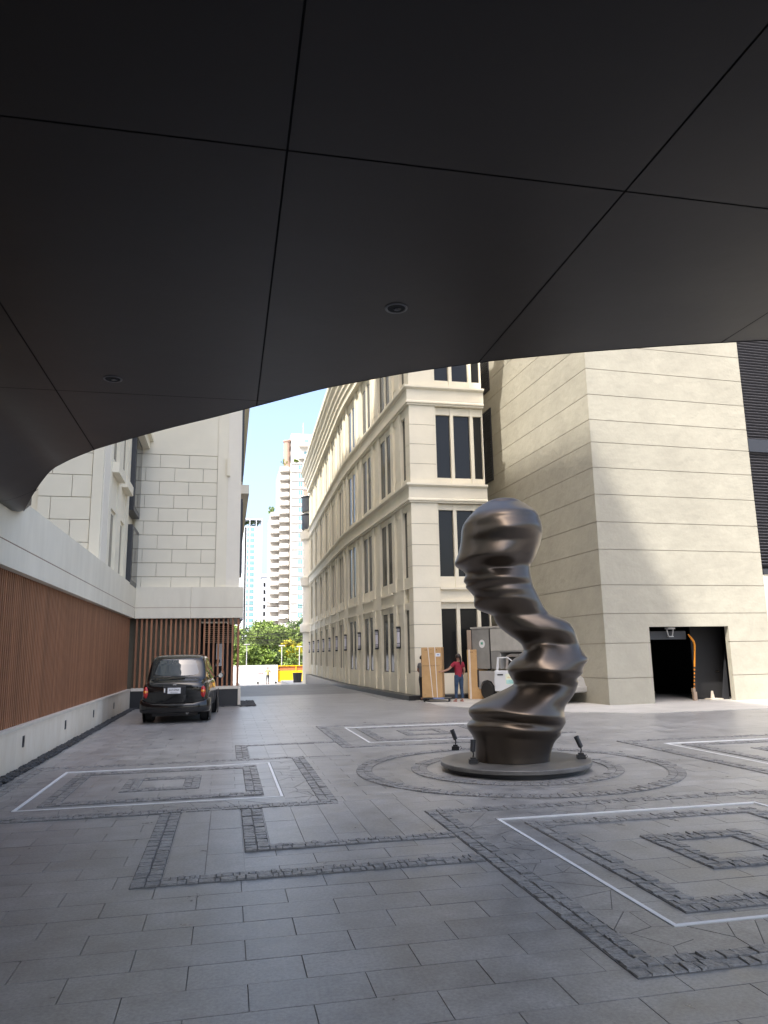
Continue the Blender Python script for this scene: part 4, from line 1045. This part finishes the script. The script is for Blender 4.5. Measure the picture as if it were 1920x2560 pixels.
# the hidden carton sits square behind the vehicle; dolly below the first
dl = thing('dolly', 'low blue and black four wheeled dolly under the strapped carton', 'dolly', (7.52, 26.72, 0), R(-20))
MB().box(-.5, .52, -.34, .34, .12, .145).build('deck', 'dgrey', dl, local=True, bevel=.005)
MB().box(-.1, .3, -.35, -.341, .125, .16).build('blue_strip', 'blue_ink', dl, local=True)
for sx in (-.42, .46):
    for sy in (-.28, .28):
        c = MB().lathe([(0, -.02), (.045, -.02), (.05, 0), (.045, .02), (0, .02)], (sx, sy, .05), 16, axis='x').build('caster', 'rubber', dl, smooth=True, local=True)
        MB().box(sx-.03, sx+.03, sy-.01, sy+.02, .06, .119).build('caster_fork', 'dgrey', c, local=True)
person('woman in a maroon T-shirt and blue jeans with one arm stretched to a carton', (8.22, 26.2, 0), R(10), 'red_cloth', 'denim', 'shoe',
       ((-.37, .05, 1.15), (-.60, .10, 1.08), (-.67, .11, 1.075)), ((.235, -.02, 1.10), (.25, .13, .96), (.25, .20, .94)), 1.0, 'pony', 0.02, .12)
person('person in grey shirt mostly hidden behind the strapped carton', (7.20, 27.42, 0), R(-60), 'grey_cloth', 'dark_cloth', 'dark_cloth',
       ((-.26, .0, 1.12), (-.24, .2, 1.0), (-.23, .27, .99)), ((.27, .0, 1.10), (.27, .17, 1.0), (.26, .24, .99)), .98)
person('person in dark clothes seen between the brown timber slats', (-.35, 31.5, .0), R(160), 'dark_cloth', 'dark_cloth', 'dark_cloth',
       ((-.27, .0, 1.12), (-.27, .1, .9), (-.27, .13, .83)), ((.27, .0, 1.12), (.27, .1, .9), (.27, .13, .83)), .97)

# ------------------------------------------------------------------ delivery pickup with box body
def truck():
    fw_ = Vector((11.08, 23.15, 0)); rw = Vector((9.49, 26.76, 0)); d = (fw_-rw).normalized(); ang = math.atan2(d.y, d.x)
    nrm = Vector((d.y, -d.x, 0))        # right hand side, towards the camera
    org = rw - d*.72 + Vector((-d.y, d.x, 0))*.80
    t = thing('pickup_van', 'silver pickup with tall grey box body and an open front door', 'pickup truck', (org.x, org.y, 0), ang)
    B = lambda *a: MB().box(*a)
    # local: +x forward, right side is -y, body half width .85, rear at x=0
    side = [(0, .62), (0, 1.05), (2.05, 1.05), (2.05, 1.10), (3.35, 1.10), (3.60, 1.02), (4.12, .92), (4.37, .80), (4.47, .55), (4.42, .34), (4.10, .32), (4.07, .50), (3.95, .66), (3.75, .72), (3.55, .66), (3.43, .50), (3.40, .32), (1.12, .32), (1.09, .5), (.95, .66), (.72, .72), (.49, .66), (.35, .5), (.32, .38), (.05, .40)]
    TY = Matrix.Rotation(R(90), 4, 'X')
    bed = [p for p in side]
    MB().prism(bed, -.80, .80, T=TY).build('body', 'silver', t, local=True, bevel=.03)
    cab = [(1.58, 1.101), (1.65, 1.60), (1.9, 1.68), (2.6, 1.66), (2.85, 1.5), (3.4, 1.105), (3.3, 1.101)]
    MB().prism(cab, -.70, .70, T=TY).build('cab', 'silver', t, local=True, bevel=.04)
    for s_ in (-1, 1): MB().prism([(1.75, 1.13), (1.8, 1.56), (2.5, 1.56), (3.1, 1.13)], s_*.703-.004, s_*.703+.004, T=TY).build('cab_window', 'black', t, local=True)
    MB().prism([(2.88, 1.49), (3.40, 1.11), (3.41, 1.12), (2.89, 1.50)], -.6, .6, T=TY).build('windscreen', 'car_glass', t, local=True)
    # box body with nose over the cab
    nose = [(-.05, 1.12), (-.05, 2.62), (2.0, 2.62), (2.4, 2.50), (2.85, 1.80), (2.7, 1.72), (1.5, 1.72), (1.5, 1.12)]
    MB().prism(nose, -.82, .82, T=TY).build('cargo_box', 'canvas', t, local=True, bevel=.02)
    MB().prism([(1.02, 1.78), (1.02, 2.57), (1.98, 2.57), (2.34, 2.46), (2.76, 1.83), (2.7, 1.78)], .824, .832, T=TY).build('box_side_sheet', 'canvas_light', t, local=True)
    MB().prism([(-.06, 2.621), (-.06, 2.68), (2.0, 2.68), (2.43, 2.54), (2.41, 2.50), (2.0, 2.621)], -.84, .84, T=TY).build('box_roof', 'canvas_light', t, local=True)
    for xx in (-.04, .96): B(xx, xx+.05, -.836, -.822, 1.12, 2.61).build('box_rail', 'black', t, local=True)
    dr = B(-.06, -.02, -1.02, -.825, 1.15, 2.58).build('rear_door', 'boxedge', t, local=True)
    B(.02, .06, -.845, -.823, 1.35, 1.6).build('door_latch', 'chrome', t, local=True)
    lg = MB().lathe([(0, 0), (.155, 0), (.155, .004), (0, .004)], (.55, -.827, 2.05), 28, axis='y'); lo = lg.build('round_logo', 'white', t, local=True)
    MB().box(.49, .61, -.8315, -.829, 2.02, 2.11).build('logo_mark', 'green_ink', lo, local=True)
    # dark inner fender / bed flank
    B(.0, .30, -.83, -.801, .45, 1.1).build('bed_flank', 'dgrey', t, local=True, bevel=.01)
    MB().lathe([(0, 0), (.03, 0), (.03, .02), (0, .02)], (.1, -.85, .85), 10, axis='y').build('fuel_cap', 'chrome', t, local=True)
    for xx in (.72, 3.75):
        for s_ in (-1, 1):
            w = MB().lathe([(.2, -.1), (.31, -.11), (.335, -.08), (.335, .08), (.31, .11), (.2, .1)], (xx, s_*.72, .335), 28, axis='y').build('wheel', 'rubber', t, smooth=True, local=True)
            MB().lathe([(0, -.02), (.2, -.0), (.2, .02), (0, .03)], (xx, s_*.78, .335), 20, axis='y').build('rim', 'chrome', w, smooth=True, local=True)
    for s_ in (-1, 1): B(4.24, 4.48, s_*.78-.09+(-.0), s_*.78+.03, .68, .84).build('headlight', 'chrome', t, local=True, bevel=.03)
    B(4.32, 4.52, -.80, .80, .36, .56).build('front_bumper', 'silver', t, local=True, bevel=.04)
    # open driver door, hinged at its front edge
    hinge = Matrix.Translation((2.75, -.82, 0)) @ Matrix.Rotation(R(50), 4, 'Z')
    T = hinge
    dd_ = MB().prism([(-1.12, .40), (-1.14, .75), (-1.10, 1.10), (0, 1.08), (.02, .7), (-.1, .38)], 0, .07, T=T @ TY).build('open_door', 'silver', t, local=True, bevel=.015)
    MB().prism([(-1.05, 1.101), (-1.0, 1.56), (-.62, 1.56), (-.05, 1.085), (-.11, 1.085), (-.64, 1.52), (-.93, 1.52), (-.97, 1.101)], .02, .05, T=T @ TY).build('window_frame', 'silver', dd_, local=True)
    MB().box(-1.02, -.82, -.095, -.07, .93, .98, T=T).build('handle', 'black', dd_, local=True, bevel=.008)
    s1 = MB().box(-.74, -.30, -.076, -.071, .62, .98, T=T).build('door_sticker', 'pale_sticker', dd_, local=True)
    MB().box(-.72, -.32, -.079, -.0765, .64, .78, T=T).build('sticker_panel', 'teal_sticker', dd_, local=True)
    for i, (wd, z) in enumerate(((.30, .93), (.36, .86), (.3, .73), (.26, .68))):
        text_mesh('sticker_text', ['ขนส่ง', 'บริการรับส่ง', '024 681', 'www'][i], .07, 'green_ink' if i > 1 else 'yellow_sticker', dd_, T @ Matrix.Translation((-.52, -.0805, z)) @ TY, .0005)
    mr = MB().box(2.95, 3.07, -1.02, -.84, 1.10, 1.28).build('wing_mirror', 'black', t, local=True, bevel=.03)
    return t
truck()

# ------------------------------------------------------------------ street end
def gp(x, y, Y): d = ray(x, y); return CAMPOS + d*(Y/d.y)
hz = -1.08
for i, (xa, xb) in enumerate(((-2.0, 1.9), (1.92, 5.42))):
    t = thing('hoarding_panel', ['white hoarding panel partly behind the timber screen corner', 'white hoarding panel behind the person with the rack, next to the yellow gate'][i], 'hoarding', (xa, 82, hz), 0, 'white hoarding panels')
    MB().box(xa, xb, 82, 82.06, hz, .70).build('sheet', 'hoard', t); MB().box(xa, xb, 81.96, 82.1, .701, .76).build('top_rail', 'hoard', t)
    MB().box(xb-.06, xb, 81.93, 81.999, hz, .70).build('post', 'hoard', t)
gt = thing('sliding_gate', 'bright yellow steel gate with a red brown mesh strip', 'gate', (7.2, 82.2, hz))
MB().box(5.5, 9.2, 82.2, 82.26, hz+.06, .12).build('panel', 'yellow', gt)
for (xa, xb) in ((5.6, 7.35), (7.45, 9.15)): MB().box(xa, xb, 82.22, 82.25, .13, .58).build('mesh_panel', 'rust_mesh', gt)
for xx in (5.44, 7.36, 9.16): MB().box(xx, xx+.09, 82.12, 82.199, hz+.02, .66).build('post', 'yellow', gt)
MB().box(5.44, 9.25, 82.10, 82.24, .60, .68).build('top_rail', 'yellow', gt)
rk = thing('garment_rack', 'long wheeled rack with pink cloth in front of the white hoarding', 'cart', (4.15, 78.6, hz))
MB().tube([(3.2, 78.6, hz+.3), (3.2, 78.6, hz+1.05)], .025, 6).tube([(5.05, 78.6, hz+.3), (5.05, 78.6, hz+1.05)], .025, 6).tube([(3.2, 78.6, hz+1.05), (5.05, 78.6, hz+1.05)], .025, 6).tube([(3.2, 78.6, hz+.3), (5.05, 78.6, hz+.3)], .025, 6).build('frame', 'pole', rk)
for xx in (3.45, 3.7, 4.55, 4.8): MB().tube([(xx, 78.6, hz+.3), (xx, 78.6, hz+1.05)], .012, 5).build('bar', 'pole', rk)
for xx in (3.2, 5.02): MB().lathe([(0, -.04), (.1, -.04), (.12, 0), (.1, .04), (0, .04)], (xx, 78.6, hz+.12), 14, axis='y').build('wheel', 'rubber', rk)
MB().box(3.2, 3.75, 78.45, 78.75, hz+1.05, hz+1.14).build('pink_cloth', 'red_cloth', rk, bevel=.03)
person('person in khaki shirt and black trousers holding the wheeled rack', (4.17, 78.2, hz), 0, 'khaki', 'dark_cloth', 'dark_cloth',
       ((-.30, .05, 1.15), (-.30, .26, 1.05), (-.30, .33, 1.05)), ((.30, .05, 1.15), (.30, .26, 1.05), (.30, .33, 1.05)), .99)
cn = thing('traffic_cone', 'dark traffic cone before the yellow gate', 'cone', (7.45, 80.5, hz))
MB().box(7.22, 7.68, 80.27, 80.73, hz, hz+.06).build('base', 'black', cn); MB().lathe([(0, 0), (.15, 0), (.04, .85), (0, .85)], (7.45, 80.5, hz+.06), 14).build('cone', 'black', cn)
MB().lathe([(.118, .22), (.097, .38), (.095, .38), (.11, .22)], (7.45, 80.5, hz+.06), 14).build('band', 'orange', cn)
bn = thing('planter_bin', 'dark grey bin at the foot of the round turret', 'bin', (6.2, 67.5, gz(67.5)))
MB().lathe([(0, 0), (.34, 0), (.42, .95), (.46, 1.0), (0, 1.0)], (6.2, 67.5, gz(67.5)), 16).build('pot', 'dgrey', bn)
tag(MB().box(5.2, 6.6, 60, 74, gz(60)-.6, gz(66)+.10).build('kerb', 'apron'), kind='structure')
# security camera under the band corner
sc_ = thing('security_camera', 'small white dome camera under the concrete band corner', 'camera', (.50, RY+.1, 3.13))
MB().box(.44, .56, RY+.02, RY+.14, 3.08, 3.13).build('mount', 'white', sc_); MB().lathe([(0, 0), (.03, .005), (.055, .03), (.06, .06), (0, .065)], (.50, RY+.06, 3.015), 16).build('dome', 'black', sc_, smooth=True)

# trees
def leaf_cloud(name, parent, mt, blobs, per, size):
    c = []
    for (cx, cy, cz, rx, ry, rz_) in blobs:
        n = per; u = rng.normal(size=(n, 3)); u /= np.linalg.norm(u, axis=1)[:, None]
        # clumps on the shell of each blob
        k = 26; cc = rng.normal(size=(k, 3)); cc /= np.linalg.norm(cc, axis=1)[:, None]; cc *= rng.uniform(.55, 1.05, (k, 1))
        idx = rng.integers(0, k, n); p = cc[idx] + rng.normal(scale=.17, size=(n, 3))
        c.append(p*np.array([rx, ry, rz_])+np.array([cx, cy, cz]))
    P = np.concatenate(c); n = len(P)
    a = rng.normal(size=(n, 3)); a /= np.linalg.norm(a, axis=1)[:, None]; b = np.cross(a, rng.normal(size=(n, 3))); b /= np.linalg.norm(b, axis=1)[:, None]
    s = size*rng.uniform(.6, 1.3, (n, 1)); v = np.stack([P-a*s, P+b*s*.55, P+a*s, P-b*s*.55], 1).reshape(-1, 3)
    me = bpy.data.meshes.new(name); me.vertices.add(4*n); me.vertices.foreach_set('co', v.ravel()); me.loops.add(4*n); me.polygons.add(n)
    me.loops.foreach_set('vertex_index', np.arange(4*n)); me.polygons.foreach_set('loop_start', np.arange(0, 4*n, 4)); me.update(); me.validate()
    me.materials.append(M[mt]); return link(name, me, parent)
def tree(label, x, y, h, r, mt, group='trees beyond the street hoarding', per=1100, size=.22, base=None, nb=5, low=.35):
    b0 = gz(y) if base is None else base
    t = thing('tree', label, 'tree', (x, y, b0), 0, group)
    mb = MB().tube([(x, y, b0), (x+.1, y, b0+h*.35), (x+.05, y, b0+h*.6)], [.22*h/8, .16*h/8, .09*h/8], 8)
    for k in range(4):
        a = k*1.6+x; mb.tube([(x+.08, y, b0+h*(.3+.06*k)), (x+math.cos(a)*r*.5, y+math.sin(a)*r*.5, b0+h*(.55+.06*k))], [.08*h/8, .03], 6)
    mb.build('trunk', 'trunk', t)
    blobs = []
    for k in range(nb):
        a = random.uniform(0, 6.28); q = random.uniform(.1, .6)*r
        blobs.append((x+math.cos(a)*q, y+math.sin(a)*q, b0+h*random.uniform(low, .82), r*random.uniform(.45, .62), r*random.uniform(.45, .62), h*random.uniform(.12, .2)))
    leaf_cloud('crown', t, mt, blobs, per, size); return t
TR = [(1.5, 108, 7.4, 3.2, 'leaf', 'bright green tree behind the hoarding beside the timber screen'), (5.0, 106, 7.2, 3.4, 'leaf', 'bright green spreading tree behind the hoarding under the cables'), (8.2, 110, 7.6, 3.2, 'leaf', 'loose green tree beyond the yellow gate'), (11.5, 107, 7.2, 3.0, 'leaf', 'green tree half hidden by the round turret'),
      (2.0, 124, 8.6, 3.8, 'leaf_dark', 'tall dark green tree under the slim white tower'), (7.5, 128, 10.4, 4.0, 'leaf', 'tallest green tree below the balcony tower'), (12.0, 126, 9.6, 4.0, 'leaf_dark', 'tall dark green tree below the teal windows of the balcony tower'),
      (3.2, 92, 4.6, 2.6, 'leaf', 'low bright green shrub tree just over the white hoarding'), (6.0, 94, 3.6, 2.0, 'leaf_dark', 'low dark green tree between the hoarding and the yellow blossom tree'), (10.6, 96, 4.4, 1.6, 'leaf', 'small green tree next to the round turret'), (.6, 96, 5.2, 1.6, 'leaf', 'small pale green tree beside the timber corner post')]
for (x, y, h, r, mt, lb) in TR: tree(lb, x, y, h, r, mt)
yt = tree('tree covered in yellow blossom behind the yellow gate', 7.9, 92.5, 4.9, 1.75, 'leaf_yellow', per=900, size=.14, nb=6)
leaf_cloud('leaves', yt, 'leaf', [(7.9, 92.5, 1.0, 1.7, 1.6, .9), (7.5, 92.5, 2.0, 1.2, 1.2, .8)], 1100, .15)
# dark mass of foliage behind
o = leaf_cloud('foliage', None, 'leaf_dark', [(x, 118+random.uniform(-2, 2), random.uniform(0, 3.5), 2.6, 2, 1.9) for x in range(-2, 18, 2)], 1500, .3)
tag(o, 'dark mass of undergrowth behind the street trees', None, None, 'stuff')
# overhead cables and lamp posts
def cable(za, zb, sag, i, lb):
    pts = [(-14+i_*3.2, 87, za+(zb-za)*i_/10 - sag*4*(i_/10)*(1-i_/10)) for i_ in range(11)]
    tag(MB().tube(pts, .022, 5).build('cable', 'wire'), lb, 'cable', 'overhead cables along the street')
ORD = ['lowest', 'second lowest', 'third lowest', 'fourth lowest', 'fifth lowest', 'sixth lowest', 'middle', 'sixth highest', 'fifth highest', 'fourth highest', 'third highest', 'second highest', 'topmost']
for i in range(13): cable(3.2+i*.14+random.uniform(-.04, .04), 3.5+i*.17+random.uniform(-.06, .06), .4+random.uniform(-.03, .03), i, 'thin black overhead cable, %s of the bundle in front of the trees' % ORD[i])
for (za, zb, w_) in ((9.4, 6.9, 'upper of two slanting'), (9.0, 6.6, 'lower of two slanting'), (7.3, 7.7, 'upper of two level'), (6.9, 7.3, 'lower of two level')): cable(za, zb, .2, 0, 'thin black overhead cable, %s ones across the far towers' % w_)
for (x, y, h, lb) in ((2.25, 88, 4.1, 'slim white lamp post beside the timber corner post'), (6.3, 88.5, 3.9, 'slim white lamp post before the yellow blossom tree'), (8.5, 90, 3.8, 'slim white lamp post beside the round turret')):
    t = thing('lamp_post', lb, 'lamp post', (x, y, hz), 0, 'street lamp posts')
    MB().tube([(x, y, hz), (x, y, hz+h)], .05, 8).build('pole', 'pole', t); MB().box(x-.35, x+.35, y-.1, y+.1, hz+h, hz+h+.1).build('lamp_head', 'pole', t)

# ------------------------------------------------------------------ far towers
tw = thing('balcony_tower', 'tall white apartment tower with stacked balconies and teal windows', 'building', (24, 262, 0))
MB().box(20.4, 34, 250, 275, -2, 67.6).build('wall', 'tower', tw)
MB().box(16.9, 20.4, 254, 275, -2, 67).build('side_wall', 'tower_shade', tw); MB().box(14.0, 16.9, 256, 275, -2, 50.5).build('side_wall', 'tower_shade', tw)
MB().box(20.6, 34, 251, 274, 67.61, 78.3).build('penthouse', 'tower', tw)
MB().lathe([(0, 0), (1.15, 0), (1.15, 9.3), (1.4, 9.4), (1.4, 9.9), (0, 9.9)], (19.3, 254, 66.5), 20).build('round_shaft', 'tower_brown', tw, smooth=True)
MB().box(19.9, 20.9, 256, 258, 74, 77.6).build('shaft', 'tower_brown', tw)
MB().tube([(25.2, 256, 78), (25.2, 256, 84)], .08, 5).build('mast', 'pole', tw)
bal = MB()
bal.prism([(0, 2.4), (0, .9), (.9, 0), (1.7, 0), (1.9, -.5), (2.7, -.5), (3.3, .4), (3.3, 2.4)], 0, 1.35); balm = bal.mesh('balcony', 'tower')
wm = MB().box(0, 1.6, 0, .1, 0, 1.75).mesh('window', 'white'); pm = MB().box(.08, .76, -.03, -.001, .1, 1.65).mesh('pane', 'teal_glass'); pm2 = MB().box(.84, 1.52, -.03, -.001, .1, 1.65).mesh('pane', 'teal_glass')
bp_ = MB().box(0, 1.5, 0, .1, 0, 1.75).mesh('brown_panel', 'tower_brown'); stc = MB().box(0, 13.6, 0, .35, 0, .2).mesh('string_course', 'tower')
for k in range(22):
    z = 1.5+k*3.0
    o = link('balcony', balm, tw); o.location = (16.95, 251.6, z+.4)
    if k < 17: o = link('balcony', balm, tw); o.location = (13.9, 253.6, z-.2)
    w_ = link('window', wm, tw); w_.location = (22.9, 249.9, z+.5)
    for p_ in (pm, pm2): link('pane', p_, w_, True)
    o = link('brown_panel', bp_, tw); o.location = (24.75, 249.93, z+.5)
    o = link('string_course', stc, tw); o.location = (20.4, 249.65, z+2.6)
for (z, x) in ((69, 25.2), (73.5, 25.2)):
    MB().box(x-2, x+5, 249.2, 251, z, z+1.3).build('balcony', 'tower', tw)
for z in (70.5, 74.8):
    w_ = MB().box(24.9, 26.6, 250.9, 251, z, z+1.5).build('window', 'white', tw); MB().box(25, 26.5, 250.85, 250.89, z+.1, z+1.4).build('pane', 'teal_glass', w_)
for k, z in enumerate((69, 72.4, 75.4)): MB().box(20.55, 20.599, 252, 253.5, z, z+1.6).build('window', 'glass', tw)
leaf_cloud('roof_plants', tw, 'leaf', [(18.8, 253.5, 68.5, 1.0, .8, 1.3), (14.2, 255, 51.5, 1.0, .8, 1.3), (22, 250, 68.2, .9, .6, .4)], 160, .35)
t2 = thing('slim_tower', 'slim cool white tower with a vertical strip of windows and roof garden', 'building', (10, 405, 0))
MB().box(4, 17.3, 400, 415, -2, 70.5).build('wall', 'tower_cool', t2)
MB().box(8.2, 9.0, 399.9, 400, 4, 70).build('dark_strip', 'glass', t2)
wm2 = MB().box(0, 2.3, 0, .1, 0, 1.9).mesh('window', 'teal_glass'); wm3 = MB().box(0, .9, 0, .1, 0, 1.9).mesh('window', 'teal_glass')
for k in range(22):
    z = 4+k*3.05; o = link('window', wm2, t2); o.location = (11.0, 399.88, z); o = link('window', wm3, t2); o.location = (9.4, 399.88, z)
for xx in (4, 7.0, 10.6, 14, 17.0): MB().box(xx, xx+.35, 400, 400.4, 70.5, 74.3).build('roof_post', 'tower_cool', t2)
MB().box(4, 17.35, 400, 415, 74.3, 74.9).build('roof_slab', 'tower_cool', t2)
leaf_cloud('roof_plants', t2, 'leaf_dark', [(13, 404, 73, 3, 2, 2.4), (6, 404, 73, 3, 2, 1.6)], 260, .6)
t3 = thing('stepped_building', 'small pale blue white building with dark windows beside the balcony tower', 'building', (17.5, 330, 0))
MB().box(14.6, 22, 330, 340, -2, 36).build('wall', 'tower_cool', t3); MB().box(14.0, 22.3, 329.5, 340.3, 36, 37.2).build('roof_slab', 'tower_cool', t3)
for k in range(9):
    for j in range(3): MB().box(15.2+j*1.7, 16.1+j*1.7, 329.88, 329.98, 6+k*3.2, 7.8+k*3.2).build('window', 'glass', t3)
